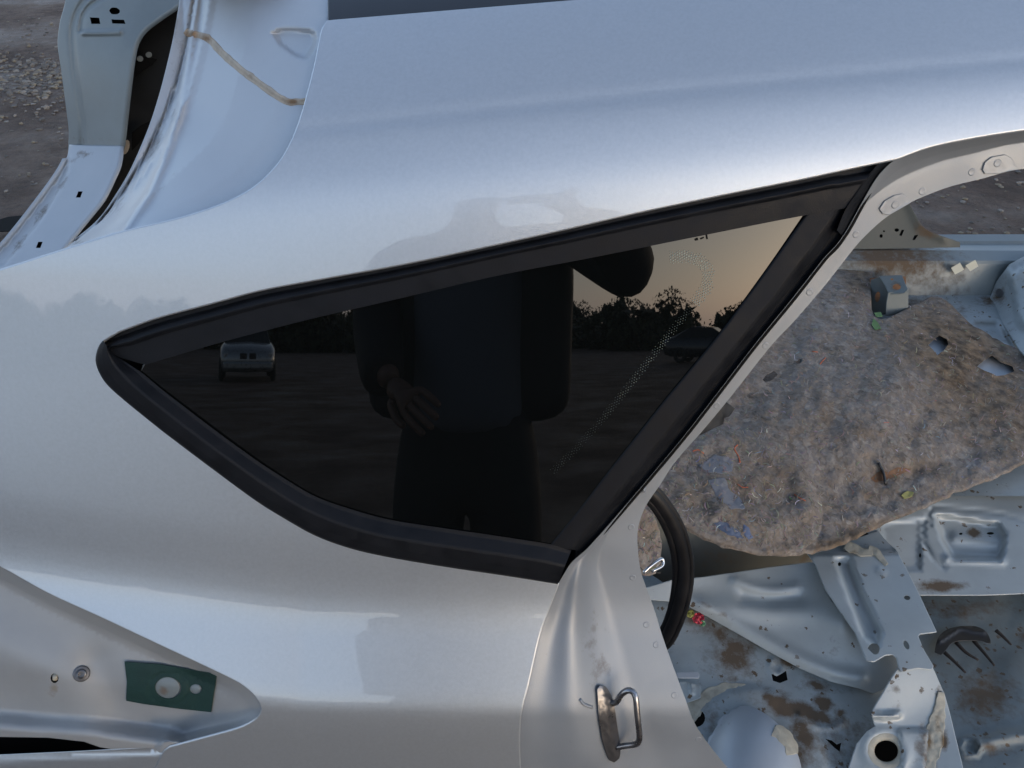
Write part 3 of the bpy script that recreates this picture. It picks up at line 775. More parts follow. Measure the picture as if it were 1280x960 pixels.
hatch = patch('hatch_pillar', hp, Kh, 'bluegrey', car, step=4, lines=[offset(hf, d) for d in (-2.5,-5.5,-9,-12,-16,-20,-24,-29,-34)]+[offset(seam, d) for d in (-2.5,0,2.5)], rim=(.0012,.006), dirt=[(218,20,6,30,.5),(190,185,10,30,.45,25),(140,262,22,8,.45,-40),(215,120,6,60,.3),(228,60,14,22,.25),(205,235,40,10,.2,-50),(100,305,20,6,.4)])

# --- tail lamp recess
lamp_low = [(213,935),(205,941),(150,938),(125,934),(105,927),(60,922),(0,921),(-220,921)]
rec = [(p[0], p[1]-4) for p in lamp_edge] + lamp_low
dle = pdist(lamp_edge); dll = pdist([(-220,918),(0,918),(110,926),(205,938)])
def rec_rel(px, py):
    a, b = dle(px, py), dll(px, py)
    tipf = sst(px, 330, 240)
    base = .004 + np.interp(a, [0,12,19,60,140], [.000,.040,.046,.048,.052])*(.35+.65*tipf)
    shelf = sst(b, 34, 4)*.040*tipf
    return np.maximum(base - shelf, .0035)
Kr = plus(Kbody, rec_rel, bead([(-10,800),(60,835),(105,890)], 34, -.010), bead([(120,830),(150,880),(190,898)], 22, .006))
hole_r = ell(68,848,5.5,6.5,10)
recess = patch('lamp_recess', rec, Kr, 'recess', car, holes=[hole_r], step=5, lines=[offset(lamp_edge, d) for d in (2,5,8,12,15,19,26)]+[offset(lamp_edge, -d) for d in (2,5,8,12,15,19,26)]+[offset(resample([(-220,918),(0,918),(110,926),(205,938)], 6), -d) for d in (4,10,16,22,28,34)], rim=(.0004,.002), dirt=[(68,860,8,12,.7),(60,856,25,10,.25),(30,905,30,8,.1)])
patch('recess_gap_shade', [(-230,780),(300,870),(230,1000),(-230,1000)], plus(Kbody, .085), 'black', car, step=30, rim=None)  # added black sheet: shade of the gap below the recess as colour
# green foam pad with the two pegs
Kp = plus(Kr, -.004)
padl = [(156,828),(200,831),(262,842),(270,846),(266,868),(263,890),(225,886),(180,880),(158,876),(159,852)]
ring1 = ell(210,860,17,14,22,5); ring2 = ell(244.5,861.5,8,7,16)
pad = patch('foam_pad', padl, plus(Kp, bead(ell(212,861,26,20,24), 2.5, .0012, True), fbm(.05,.001,3)), 'foam', car, holes=[ring1, ring2], step=4, rim=(.0008,.004))
for cx, cy, r_ in ((209,860,15.5), (244.5,861.5,7)):
    Kd = plus(Kp, lambda px, py, cx=cx, cy=cy, r_=r_: .0035-.003*np.sqrt(np.clip(1-((px-cx)**2+(py-cy)**2)/(r_*1.15)**2, 0, 1)))
    patch('pad_peg', ell(cx,cy,r_,r_*.85,20,5), Kd, 'primer', pad, step=3, rim=(.0006,.003), dirt=[(cx-4,cy+3,r_*.5,r_*.5,.55)])
def bolt(px, py, K, r, parent):
    p = pt(px, py, K); n = Vector(normal_at(px, py, K)); q = n.to_track_quat('Z', 'Y').to_matrix()
    V = []; Fc = []; prof = [(1.0,-.002),(1.0,.0012),(.9,.002),(.62,.0022),(.58,.003),(.55,.0045),(.42,.005),(.40,.0035),(0,.0032)]; n_ = 20
    for rr, z in prof:
        for a in range(n_): V.append(np.array(p)+np.array(q @ Vector((r*rr*math.cos(2*math.pi*a/n_), r*rr*math.sin(2*math.pi*a/n_), z))))
    for k in range(len(prof)-1):
        for a in range(n_):
            i, j = k*n_+a, k*n_+(a+1) % n_; Fc.append((i, j, j+n_, i+n_))
    return mesh_obj('bolt', V, Fc, 'oldsteel', parent, smooth=False)
bolt(102, 842, Kr, .0095, car)
px_tube('hole_plug', [(69,844),(69,849)], plus(Kr, .001), .003, 'sealant', recess, sub=1)

# --- bumper edge below the lamp
bump = [(-220,953),(-100,950),(0,944),(80,940.5),(150,937),(193,934.5),(201,936),(203,941),(196,962),(170,1060),(160,1130),(-220,1130)]
patch('bumper', bump, plus(Kbody, .004, between([(-220,950),(0,943),(205,935)], [(-220,975),(0,966),(196,957)], [(0,.0075),(.36,.0008),(.5,-.001),(1,-.0008)])), 'paint', car, step=6, rim=(.0008,.006))

# --- far rear pillar, seen through the hatch opening
fu_l = sm([(88,-80),(83,0),(76,28),(73,55),(77,85),(83,130),(87,165),(86,186)])
fu_r = sm([(149,186),(152,160),(157,115),(162,75),(167,52),(178,35),(200,18),(225,0),(260,-40),(300,-80)])
Kf = tps([(80,0,'y',1.50),(86,185,'y',1.42),(150,185,'y',1.34),(165,60,'y',1.38),(220,0,'y',1.42),(90,-80,'y',1.55)])
ridge_f = sm([(114,-8),(100,8),(93,25),(90,45),(93,85),(98,120),(103,160),(103,184)])
ridge_p = sm([(130,-5),(112,8),(104,20),(101,38)])
rollf = pdist(fu_r)
Kfu = plus(Kf, lambda px, py: 0*px, bead(ridge_f, 3.5, .008), bead(ridge_p, 3, .008), bead([(104,41),(120,41),(150,40)], 3, -.010), lambda px, py: 0*px)
holes = [[(112,21.5),(124,22),(125.5,30),(114,30)], [(139,24),(155,24.5),(157,30),(140,29.5)], sm([(136,13),(139,9.5),(146,9.5),(150,13),(149.5,16),(146,18),(139,17.5),(136,13)],2)]
fp = patch('far_rear_pillar', fu_l + fu_r, Kfu, 'primer', car, holes=holes, step=4, lines=[offset(ridge_f, d) for d in (-3,0,3)]+[offset(ridge_p, d) for d in (-2.5,0,2.5)], rim=(.009,.12), dirt=[(95,175,20,8,.25),(130,176,20,8,.2)])
patch('pillar_hole_shade', [(105,2),(160,2),(163,36),(107,36)], plus(Kf, .035), 'black', car, step=12, rim=None)  # black sheet added so the pillar holes look unlit
patch('nut_plate', [(126,23),(138,23),(138,30.5),(127,30.5)], plus(Kfu, .006), 'oldsteel', fp, step=4, rim=(.001,.003))
fl_r = sm([(149,184),(146,205),(139,222),(126,248),(107,272),(86,298),(68,320),(50,345)])
fl_l = sm([(-60,352),(0,312),(20,290),(45,258),(66,230),(78,212),(85,197),(87,183)])
Klow = tps([(87,184,'y',1.40),(149,185,'y',1.33),(20,300,'y',1.22),(70,318,'y',1.14),(-40,345,'y',1.15),(120,250,'y',1.24),(60,240,'y',1.32)])
in_l = sm([(6,330),(30,300),(55,268),(72,238),(84,212)])
dfr = pdist(fl_r)
Kl = plus(Klow, emboss(fl_l + in_l[::-1], .012, 5), lambda px, py: 0*px)
def slot(cx, cy): return [(cx-4.5, cy+4), (cx-1.5, cy-4), (cx+4.5, cy-4), (cx+1.5, cy+4)]
patch('far_lamp_panel', fl_l + fl_r + [(-60,360)], Kl, 'bluegrey', car, holes=[slot(99,243), slot(49,306)], step=4, lines=[offset(in_l, d) for d in (-2.5,0,2.5)], rim=(.008,.12), dirt=[(78,232,6,18,.4,30),(50,268,6,22,.5,35),(25,305,6,18,.45,35),(105,192,12,6,.5),(92,200,8,10,.25)])
for cx, cy in ((99,243),(49,306)): patch('panel_slot_shade', [(cx-9,cy-9),(cx+9,cy-9),(cx+9,cy+9),(cx-9,cy+9)], plus(Klow, .03), 'black', car, step=12, rim=None)  # darkness inside the slots, put in as black squares
# inner side of the far quarter: deep shade put into its dark colour
patch('far_inner_panel', [(60,-90),(330,-90),(420,60),(330,420),(-80,420),(0,345),(60,290),(100,200),(95,60)], tps([(60,-90,'y',1.66),(330,-90,'y',1.62),(330,420,'y',1.60),(-80,420,'y',1.40),(100,200,'y',1.5)]), 'shade_inner', car, step=20, rim=None)
Kin = tps([(170,60,'y',1.53),(200,120,'y',1.53),(150,190,'y',1.46),(180,160,'y',1.48)])
inr = patch('far_gusset', [(170,78),(178,72),(196,74),(190,80),(178,88),(169,96)], Kin, 'black', car, step=6, rim=(.002,.01))
for cx, cy in ((175,73.5),(186,68.5)): patch('access_hole', ell(cx,cy,3.6,3.2,12), plus(Kin,-.004), 'primer', car, step=3, rim=(.001,.002))
patch('far_stay', [(166,166),(176,158),(187,152),(184,166),(165,188)], Kin, 'black', car, step=6, rim=(.002,.01))
patch('far_clip', ell(157,184,4,9,12,15), plus(Kin,-.02), 'brownseal', car, step=3, rim=(.001,.003))

# --- far side: sill, pillar foot, inner floor
KFE0 = tps([(1063,320,'z',.47),(1090,350,'z',.47),(1172,371,'z',.45),(1280,440,'z',.42),(1400,500,'z',.40),(1290,572,'z',.39),(1170,625,'z',.385),(1040,682,'z',.40),(960,690,'z',.43),(850,640,'z',.50),(900,520,'z',.50),(1000,400,'z',.49),(1100,500,'z',.47)])
def sill():
    rows = [(286,1.72,.40),(293,1.70,None),(301,1.665,None),(303,1.655,'d'),(311,1.60,'d'),(313,1.585,None),(326,1.535,None),(330,1.53,None),(370,1.50,None)]
    prof = []
    for r, y, zz in rows:
        d = FWD-(r-480)/F*UPV; k = (y-CAM[1])/d[1]; z = CAM[2]+d[2]*k
        if isinstance(zz, float): z = zz
        if zz == 'd': z -= .006
        prof.append((y, z))
    xs = np.linspace(.78, 4.2, 70); V = []; Fc = []
    dirt = []
    for x in xs:
        for y, z in prof:
            V.append((x, y, z + .0015*mnoise.noise(Vector((x*4, y*9, 0)))))
            dirt.append(.75*math.exp(-((x-1.12)/.17)**2) if z > .44 else .35*math.exp(-((x-1.30)/.10)**2))
    n = len(prof)
    for i in range(len(xs)-1):
        for j in range(n-1): a = i*n+j; Fc.append((a, a+n, a+n+1, a+1))
    # keep edges crisp: separate strips
    VV = []; FF = []; DD = []
    for f in Fc:
        b = len(VV); VV += [V[q] for q in f]; DD += [dirt[q] for q in f]; FF.append((b, b+1, b+2, b+3))
    return mesh_obj('far_sill', VV, FF, 'primer', car, smooth=False, attrs={'dirt': DD})
sl_ = sill()
Kpil = tps([(1060,240,'y',1.66),(1180,300,'y',1.60),(1060,310,'y',1.60),(1150,250,'y',1.66)])
pf = sm([(1130,235),(1137,256),(1145,270),(1152,282),(1163,290),(1180,296),(1200,303)]) + [(1200,309),(1040,312),(1040,235)]
hol = [ell(1101.5,295,2.2,2.6,8), ell(1105,289,1.6,1.4,8), ell(1121,287.5,3,2.4,8), [(1124,294),(1127,287),(1130.5,287.5),(1127,295.5)], [(1140.5,300),(1143,294),(1148,293.5),(1144,300)]]
patch('far_pillar_foot', pf, plus(Kpil, bead([(1130,235),(1152,282),(1180,296)], 8, -.01)), 'primer_dark', car, holes=hol, step=5, rim=(.0005,.001), dirt=[(1160,290,14,8,.8),(1150,285,8,8,.6)])
patch('far_foot_hole_shade', [(1040,240),(1126,240),(1146,285),(1150,306),(1040,308)], plus(Kpil, .03), 'black', car, step=20, rim=None)  # added black sheet that paints the shade inside the foot's holes
for q in ([(1189,335),(1200,328.5),(1205,337),(1194,343)], [(1207,332),(1219,325),(1223,333),(1213,339)]):
    patch('sticker', q, plane_y(1.505), 'sticker', sl_, step=6, rim=(.0004,.0008))
# inner floor by the far sill, with a raised cross rail at the right
Kfi = tps([(1090,372,'z',.405),(1280,372,'z',.405),(1400,400,'z',.40),(1280,450,'z',.385),(1090,450,'z',.385)])
patch('far_floor', [(1040,364),(2100,364),(2100,620),(1000,620),(1000,420)], plus(Kfi, emboss([(1185,384),(1240,383),(1262,412),(1275,440),(1215,440),(1200,405)], -.012, 6), emboss([(1216,405),(1245,403),(1270,437),(1240,445)], .016, 5)), 'floor', car, step=7, rim=None, dirt=[(1140,378,40,6,.5),(1205,388,10,3,.6),(1235,376,10,4,.9)])
cr_top = [(1238,372),(1246,352),(1262,331),(1290,316),(1360,322),(1400,360),(1380,440),(1300,462),(1275,437),(1255,405)]
Kcr = tps([(1245,370,'y',1.48),(1290,320,'y',1.52),(1300,460,'y',1.05),(1400,400,'y',1.2),(1262,335,'y',1.49)])
patch('seat_rail', cr_top, plus(Kcr, emboss([(1262,345),(1300,320),(1300,440),(1272,400)], -.02, 8)), 'floor', car, step=6, rim=(.003,.03), dirt=[(1249,370,6,10,.6)])
patch('rail_eye', ell(1249,366,4.5,5,12), plus(Kcr, -.006), 'oldsteel', car, step=3, rim=(.001,.004))
patch('tunnel_panel', [(1135,405),(1195,400),(1290,445),(1290,490),(1200,485),(1140,460)], lambda px, py: KFE0(px, py)+.030, 'bluegrey', car, step=10, rim=None)
# mounting box
Kb1 = plus(Kfi, 0)
def box_part(name, poly, kk, m, holes=(), dirt=None, parent=car):
    return patch(name, poly, tps([(x, y, 'y', v) for x, y, v in kk]), m, parent, holes=holes, step=4, rim=(.002,.01), dirt=dirt)
mb = box_part('mounting_box', [(1089,350),(1106,345),(1110,362),(1113,372),(1106,392),(1089,392)], [(1089,350,1.44),(1106,345,1.42),(1112,380,1.36),(1089,392,1.36)], 'primer_dark', holes=[ell(1097,371,3.4,7,12,10)])
box_part('box_lid', [(1100,345),(1127,344),(1130,352),(1134,361),(1130,366),(1112,367),(1107,356)], [(1100,345,1.42),(1127,344,1.42),(1134,361,1.35),(1112,367,1.34)], 'primer_mid', holes=[ell(1115,349,2.2,1.4,8), ell(1121,358.5,5.5,3.8,12)], parent=mb, dirt=[(1121,358,9,6,.7)])
box_part('box_front', [(1111,366),(1130,365),(1135,364),(1135,392),(1108,394),(1109,378)], [(1111,366,1.34),(1135,364,1.35),(1135,392,1.32),(1108,394,1.31)], 'primer_mid', parent=mb)
box_part('box_lining', [(1088,348),(1132,346),(1132,388),(1090,390)], [(1088,348,1.46),(1132,346,1.46),(1132,388,1.40),(1090,390,1.40)], 'rust', parent=mb)

# --- near floor: black shade sheet, panels, cross member
patch('underfloor_shade', [(770,560),(2300,300),(2300,1300),(740,1200)], tps([(770,560,'z',.08),(1560,400,'z',.12),(1560,1200,'z',.06),(740,1200,'z',.06)]), 'black', car, step=60, rim=None)  # black sheet added beneath the floor to darken its holes
K10 = tps([(830,640,'y',.62),(1020,640,'y',.66),(838,720,'y',.56),(1020,706,'y',.60)])
patch('heel_board', [(790,600),(1060,600),(1030,704),(960,712),(900,721),(840,728),(790,735)], K10, 'primer_dark', car, step=8, rim=None, dirt=[(900,700,60,12,.3),(1005,698,6,6,.6)])
K11 = tps([(780,700,'z',.27),(870,755,'z',.255),(950,810,'z',.235),(1100,870,'z',.22),(780,1100,'z',.17),(1220,1100,'z',.17),(1000,960,'z',.20)])
dome_o = sm([(884,1010),(880,960),(884,920),(895,900),(910,887),(930,882),(951,889),(970,903),(985,920),(996,940),(1002,962),(1004,1010)], 5)
Kdome = plus(K11, lambda px, py: -.075*np.sqrt(np.clip(1-((px-942)/64)**2-((py-970)/92)**2, 0.0, 1)))
bh = ell(869,897,13,12,18,20); fh = ell(1108,939,17,15.5,24,25)
torn = [(964,842),(971,845),(983,838),(985,850),(975,854),(966,851)]
rip = [(1031,923),(1040,925),(1046,930),(1052,928),(1050,940),(1043,935)]
slit = [(1003,897),(1012,904),(1028,911),(1045,911),(1056,903),(1055,908),(1046,915),(1028,914),(1012,908)]
patch('floor_pan', [(770,690),(850,742),(870,752),(960,800),(1040,838),(1100,856),(1130,880),(1240,1130),(700,1130),(700,690)],
      plus(K11, emboss(ell(940,980,96,122,30), -.008, 14), bead(sm([(1000,893),(1015,905),(1035,911),(1055,903)]), 4, -.006), fbm(.02,.0025,2), bead(ell(972,833,9,10,14), 3, -.004, True)), 'floor', car, holes=[bh, torn, rip, ell(1108,939,24,22,20,25)], step=6, rim=(.001,.006),
      dirt=[(918,815,26,26,.62),(905,795,40,12,.5,30),(868,775,22,8,.5,30),(985,828,12,5,.9,10),(1022,858,16,6,.75,20),(975,882,22,12,.85,30),(1010,890,40,10,.8,20),(1005,920,12,30,.75,-20),(1000,945,10,30,.5),(1050,935,40,30,.28),(917,849,5,4,.7),(958,870,6,5,.8),(1030,880,14,8,.8,30),(890,900,10,14,.4),(1075,915,10,14,.4),(1050,893,6,5,.9)])
patch('bulkhead_dome', dome_o, Kdome, 'bluegrey', car, step=6, rim=(.002,.02), dirt=[(905,905,14,10,.25)])
def band(name, line, w, K, m, parent, step=4, dirt=None, rim=(.0015,.003)):
    L = resample(line, 4); n = len(L); f = w if callable(w) else (lambda u: w)
    up = []; lo = []
    for q, (a, b) in enumerate(zip(offset(L, 1), offset(L, -1))):
        u = q/(n-1); c = L[q]; ww = max(.8, f(u)*(1+.35*mnoise.noise(Vector((c[0]*.13, c[1]*.13, 1))))); w2 = max(.8, f(u)*(1+.35*mnoise.noise(Vector((c[0]*.13, c[1]*.13, 7)))))
        up.append((c[0]+(a[0]-c[0])*ww, c[1]+(a[1]-c[1])*ww)); lo.append((c[0]+(b[0]-c[0])*w2, c[1]+(b[1]-c[1])*w2))
    return patch(name, up+lo[::-1], plus(K, bead(L, max(2, f(.5)*.8), -.0015), fbm(.12, .0012, 4)), m, parent, step=step, rim=rim, dirt=dirt)
band('seam_sealant', seam, 3.4, plus(Kh, -.0012), 'brownseal', hatch, step=3, dirt=[(240,44,8,6,.8),(258,48,8,5,.6),(300,87,20,4,.25,38),(366,127,6,4,.8)])
band('dome_sealant', sm([(855,908),(864,890),(880,875),(903,866),(930,867),(955,879),(975,894),(992,918)], 6), lambda u: 11-5*abs(u-.4), plus(K11, -.003), 'sealant', car, dirt=[(905,872,10,4,.6),(868,895,8,10,.4)])
band('sealant_smear', sm([(968,912),(980,918),(988,930),(991,942)], 5), 8, plus(Kdome, -.001), 'sealant', car)
K9 = tps([(838,720,'z',.315),(1015,705,'z',.33),(870,756,'z',.275),(960,806,'z',.255),(1050,848,'z',.245),(1060,780,'z',.31),(1100,850,'z',.25),(930,740,'z',.30)])
ridge9 = sm([(858,748),(880,758),(920,780),(960,802),(1000,824),(1040,840),(1075,848)])
p9 = [(800,738),(840,726),(880,722),(920,716),(960,710),(1016,703),(1026,725),(1038,750),(1062,780),(1078,800),(1110,806),(1136,834),(1120,856),(1092,866),(1075,860)] + [(1040,852),(1000,835),(960,813),(920,790),(880,768),(850,752),(800,748)]
patch('arch_panel', p9, plus(K9, bead(sm([(920,726),(945,735),(970,738),(995,734)]), 7, -.008), bead(sm([(880,757),(920,760),(960,764),(1010,765),(1050,775)]), 14, -.010), bead(ridge9, 9, -.010), bead(sm([(930,747),(960,750),(1000,748)]), 9, .007)), 'panel', car, step=6, rim=(.002,.02), dirt=[(1045,815,22,22,.18),(880,755,18,4,.5,15),(905,770,10,3,.5,25)])
px_tube('spot_tab', [(869,744),(878,744),(882,750)], plus(K9,-.002), .006, 'bluegrey', car, sx=.5)
K8 = tps([(1040,690,'z',.345),(1122,690,'z',.345),(1170,790,'z',.335),(1166,835,'z',.325),(1095,800,'z',.335),(1125,838,'z',.33)])
groove = [(1046,700),(1060,697),(1078,745),(1100,790),(1096,805),(1082,795),(1066,755)]
p8 = [(1009,690),(1015,683),(1028,678),(1044,677),(1062,677),(1075,672),(1098,664),(1104,672),(1122,691),(1134,714),(1148,742),(1160,768),(1170,789),(1149,791.5),(1147,795),(1154,812),(1166,832),(1164,836),(1148,834),(1127,838),(1124,832),(1122,822),(1116,817),(1106,818),(1092,826),(1084,825),(1070,790),(1050,762),(1032,735),(1020,705)]
h8 = [ell(1134,747,4.4,3.2,12,15), ell(1133,806,3.4,6.6,12,-25), sm([(1084,810),(1089,804),(1097,805),(1100,811),(1098,817),(1092,818),(1084,810)],3), ell(1049.5,705,2.4,2.8,8)]
patch('cross_member', p8, plus(K8, emboss(groove, .018, 12), emboss([(1009,694),(1043,692),(1122,690),(1104,660),(1040,668)], .016, 6), bead([(1098,712),(1104,716)], 4, -.003)), 'panel', car, holes=h8, step=5, rim=(.002,.02), dirt=[(1080,682,16,6,.2)])
band('seam_mastic', sm([(1058,680),(1066,684),(1078,689),(1090,690)], 4), lambda u: 6-2*u, plus(K8, -.002), 'sealant', car, dirt=[(1068,690,10,4,.5)])
band('seam_mastic', sm([(1086,686),(1096,690),(1103,699),(1108,705)], 4), lambda u: 5-3*u, plus(K8, -.002), 'sealant', car)
K12 = tps([(1125,838,'z',.32),(1168,836,'z',.32),(1090,893,'z',.27),(1140,895,'z',.265),(1185,880,'z',.28),(1200,960,'z',.24),(1060,960,'z',.215),(1240,1100,'z',.2),(1050,1100,'z',.2)])
p12 = [(1123,836),(1148,834),(1166,836),(1172,850),(1180,868),(1186,890),(1192,915),(1198,940),(1204,965),(1225,1060),(1240,1130),(1040,1130),(1055,1000),(1062,960),(1072,930),(1084,915),(1095,908),(1090,893),(1093,886),(1104,868),(1113,852)]
patch('floor_gusset', p12, plus(K12, bead([(1088,893),(1105,896),(1122,893)], 4, -.012), bead(ell(1108,939,26,24,24,25), 8, -.007, True), emboss([(1124,912),(1160,913),(1155,990),(1130,990)], -.008, 6)), 'panel', car, holes=[fh], step=5, rim=(.002,.012), dirt=[(1112,884,22,6,.28,-10),(1120,862,10,6,.35),(1175,872,5,10,.9),(1152,930,10,30,.45,10),(1180,925,5,12,.8),(1160,950,10,20,.6),(1172,900,8,24,.3)])
tube('hole_collar', [pt(x, y, plus(K12,-.003)) for x, y in ell(1108,939,22,20,24,25)], .009, 'sealant', car, closed=True, sub=1, sx=.45)
band('mastic_streak', sm([(1177,866),(1174,890),(1167,920),(1152,955),(1140,1000),(1130,1060)], 8), lambda u: 3+13*min(1, u*2.5), plus(K12, -.0015), 'sealant', car, dirt=[(1172,905,5,16,.5),(1160,925,6,14,.7),(1181,928,5,14,.8),(1150,950,8,20,.6)])
K6 = tps([(1100,655,'z',.335),(1290,570,'z',.335),(1400,540,'z',.335),(1150,742,'z',.285),(1400,742,'z',.285),(1280,660,'z',.32)])
stamp = sm([(1163,655),(1160,640),(1168,634),(1190,635),(1250,642),(1280,650),(1420,668)],6)
rc = [(1170,645),(1178,645),(1240,655),(1247,655),(1256,668),(1253,688),(1250,700),(1192,697),(1178,672)]
p6 = [(1085,665),(1110,648),(1170,622),(1230,595),(1290,566),(2000,250),(2000,744),(1340,743),(1280,741),(1230,743),(1180,743),(1148,743),(1134,714),(1120,688)]
patch('seat_panel', p6, plus(K6, bead(stamp, 3, .004), bead(sm([(1155,650),(1154,672),(1165,695),(1180,709)]), 3, .006), emboss(rc, .024, 10), bead([(1195,672),(1245,678)], 8, -.010), bead([(1185,698),(1252,702)], 5, -.008), bead([(1240,598),(1290,600),(1400,590)], 12, -.008), emboss([(1100,655),(1150,650),(1150,712),(1115,712)], .008, 8)), 'panel', car, holes=[ell(1201,667,2.6,1.8,8), ell(1238,666.5,5,2,10), ell(1150,694,1.8,3.2,8)], step=5, rim=(.002,.05), dirt=[(1217,666,9,6,1.0,25),(1175,733,30,7,.9),(1195,732,12,6,.6)])
K7 = tps([(1140,740,'z',.185),(1420,740,'z',.185),(1180,900,'z',.175),(1420,1100,'z',.165),(1200,1100,'z',.165)])
patch('foot_well', [(1100,735),(2050,735),(2050,1150),(1190,1150),(1130,830)], plus(K7, fbm(.012,.006,5), bead([(1225,930),(1250,922),(1300,915),(1420,905)], 8, -.014), bead(ell(1213,934,12,11,16), 3.5, -.008, True)), 'floor_old', car, step=7, rim=None, dirt=[(1230,870,36,30,.6),(1290,795,20,12,.6),(1240,935,18,6,.6,15),(1200,760,60,10,.4),(1195,767,26,3,.7)])
# little clips on the near floor edge
Kc = plus(K11, -.03)
patch('floor_clip', [(846,841),(872,840),(874,843),(873,847),(848,847)], Kc, 'bluegrey', car, step=4, rim=(.001,.006))
patch('clip_bracket', [(850,853),(857,852),(876,858),(875,872),(858,878),(853,866)], plus(Kc, .012, bead([(864,855),(865,866)], 3, -.006)), 'floor', car, step=4, rim=(.001,.008))

# ------------------------------------------------------------------ THINGS INSIDE THE SHELL
def felt_piece(name, outline, K, m, label, nfib, bumps, dirt, holes=(), fibcols=None, seed=1):
    rnd = random.Random(seed)
    out = densify(clean(outline), 5)
    out = [(x+3.0*mnoise.noise(Vector((x*.09, y*.09, seed))), y+3.0*mnoise.noise(Vector((x*.09+9, y*.09, seed+5)))) for x, y in out]
    KK = plus(K, fbm(.011, .021, seed, 3), fbm(.06, .0042, seed+3, 3), *bumps)
    o = patch(name, out, KK, m, None, holes=holes, step=5, rim=(.007, .012), dirt=dirt)
    tag(o, label, 'insulation mat')
    xs = [p[0] for p in out]; ys = [p[1] for p in out]; Q = []
    while len(Q) < nfib:
        Q.append((rnd.uniform(min(xs), min(max(xs), 1320)), rnd.uniform(min(ys), max(ys))))
        if len(Q) == nfib:
            A = np.array(Q); k = inside(out, A)
            for h in holes: k &= ~inside(h, A)
            A = A[k]; break
    Kv = KK(A[:, 0], A[:, 1]); P = pos(A[:, 0], A[:, 1], Kv-.0006)
    V = []; Fc = []; col = []
    cols = [((.18,.175,.18),5),((.24,.23,.23),3),((.13,.125,.125),4),((.155,.16,.185),1.0),((.20,.165,.135),5),((.085,.08,.075),2.5),((.45,.13,.07),.05),((.10,.18,.08),.06),((.15,.20,.30),.25),((.42,.42,.43),.5),((.3,.24,.1),.05)]
    ws = [c[1] for c in cols]
    for (x, y), p, kv in zip(A, P, Kv):
        c = rnd.choices(cols, ws)[0][0]; c = tuple(q*rnd.uniform(.75, 1.2) for q in c)
        L = rnd.uniform(.004, .014); wd = rnd.uniform(.0003, .0010); a = rnd.uniform(0, 6.28); bend = rnd.uniform(-1, 1)
        b = len(V)
        for s_ in range(4):
            u = s_/3; aa = a+bend*u; q = p + (RGT*math.cos(aa)+UPV*math.sin(aa))*L*u - FWD*(.0016*math.sin(u*3.14)*rnd.random())
            sd_ = (-RGT*math.sin(aa)+UPV*math.cos(aa))*wd*(1-.6*abs(u-.5))
            V += [q-sd_, q+sd_]; col += [(*c, 1)]*2
        Fc += [(b+2*i, b+2*i+2, b+2*i+3, b+2*i+1) for i in range(3)]
    fo = mesh_obj('fibres', V, Fc, 'vcol', o, smooth=False, attrs={'col': np.array(col)}); fo['kind'] = 'stuff'
    return o, KK
Kfe = tps([(1063,320,'z',.47),(1090,350,'z',.47),(1172,371,'z',.45),(1280,440,'z',.42),(1400,500,'z',.40),(1290,572,'z',.39),(1170,625,'z',.385),(1040,682,'z',.40),(960,690,'z',.43),(850,640,'z',.50),(900,520,'z',.50),(1000,400,'z',.49),(1100,500,'z',.47)])
fe_o = sm([(1040,318),(1066,312),(1084,318),(1089,335),(1087,360),(1090,392),(1108,399),(1132,388),(1150,379),(1172,371),(1190,382),(1210,402),(1232,416),(1250,427),(1282,440),(1340,470),(1420,500)], 8) + sm([(1420,515),(1290,570),(1230,598),(1170,623),(1100,653),(1040,679),(990,689),(940,686),(890,672),(850,650),(800,600),(800,520)], 8) + [(900,420),(980,350)]
hole1 = [(1160,431),(1167,424),(1174,419),(1184,424),(1186,430),(1180,438),(1172,444),(1167,438)]
hole2 = [(1221,458),(1231,449),(1240,444),(1250,452),(1266,458),(1268,464),(1256,469),(1246,470),(1238,466),(1230,463)]
hs1 = [(953,475),(957,469),(968,463),(972,468),(966,475),(957,478)]; hs2 = [(994,452),(1001,448),(1004,451),(999,455)]
felt, KFELT = felt_piece('felt_mat', fe_o, Kfe, 'felt', 'large grey felt insulation mat with diamond holes lying across the stripped floor', 5000,
    [bead(sm([(1060,600),(1140,590),(1240,560)]), 14, .010), bead(sm([(1040,650),(1120,640)]), 8, -.006)],
    [(1200,440,110,60,.95,25),(1230,500,90,50,.8),(1070,345,30,40,.75),(1250,530,70,50,.7),(1130,430,40,30,.6),(1130,590,70,14,.65,-8),(1090,615,60,14,.4),(1060,672,100,10,.8,-20),(940,560,50,60,.15),(1140,480,24,40,.45),(1190,470,30,26,1.1),(1000,640,40,14,.7,-15),(930,600,20,30,.6),(1030,520,16,26,.5),(1085,540,40,12,.5)], holes=[hole1, hole2, hs1, hs2])
patch('felt_tear', [(1088,598),(1100,588),(1110,590),(1122,584),(1140,586),(1128,592),(1108,600),(1094,603)], plus(KFELT, -.001), 'rust', felt, step=5, rim=None)
lo_o = sm([(790,600),(820,575),(850,552),(872,540),(900,534),(930,537),(962,548),(985,562),(1003,585),(1017,605),(1027,630),(1026,655),(1010,678),(980,688),(935,684),(890,668),(858,652),(835,640),(800,640)], 8)
Klo = plus(Kfe, -.075)
lobe, KLOBE = felt_piece('felt_pad', lo_o, Klo, 'felt2', 'brownish rolled felt pad with blue scraps beside the black rubber seal', 2000, [bead(sm([(850,565),(900,548),(950,555),(995,590),(1010,630)]), 16, -.022), bead(sm([(900,640),(960,650),(1000,640)]), 20, -.012)],
    [(960,610,60,50,.35),(870,620,30,26,.2)], seed=11)
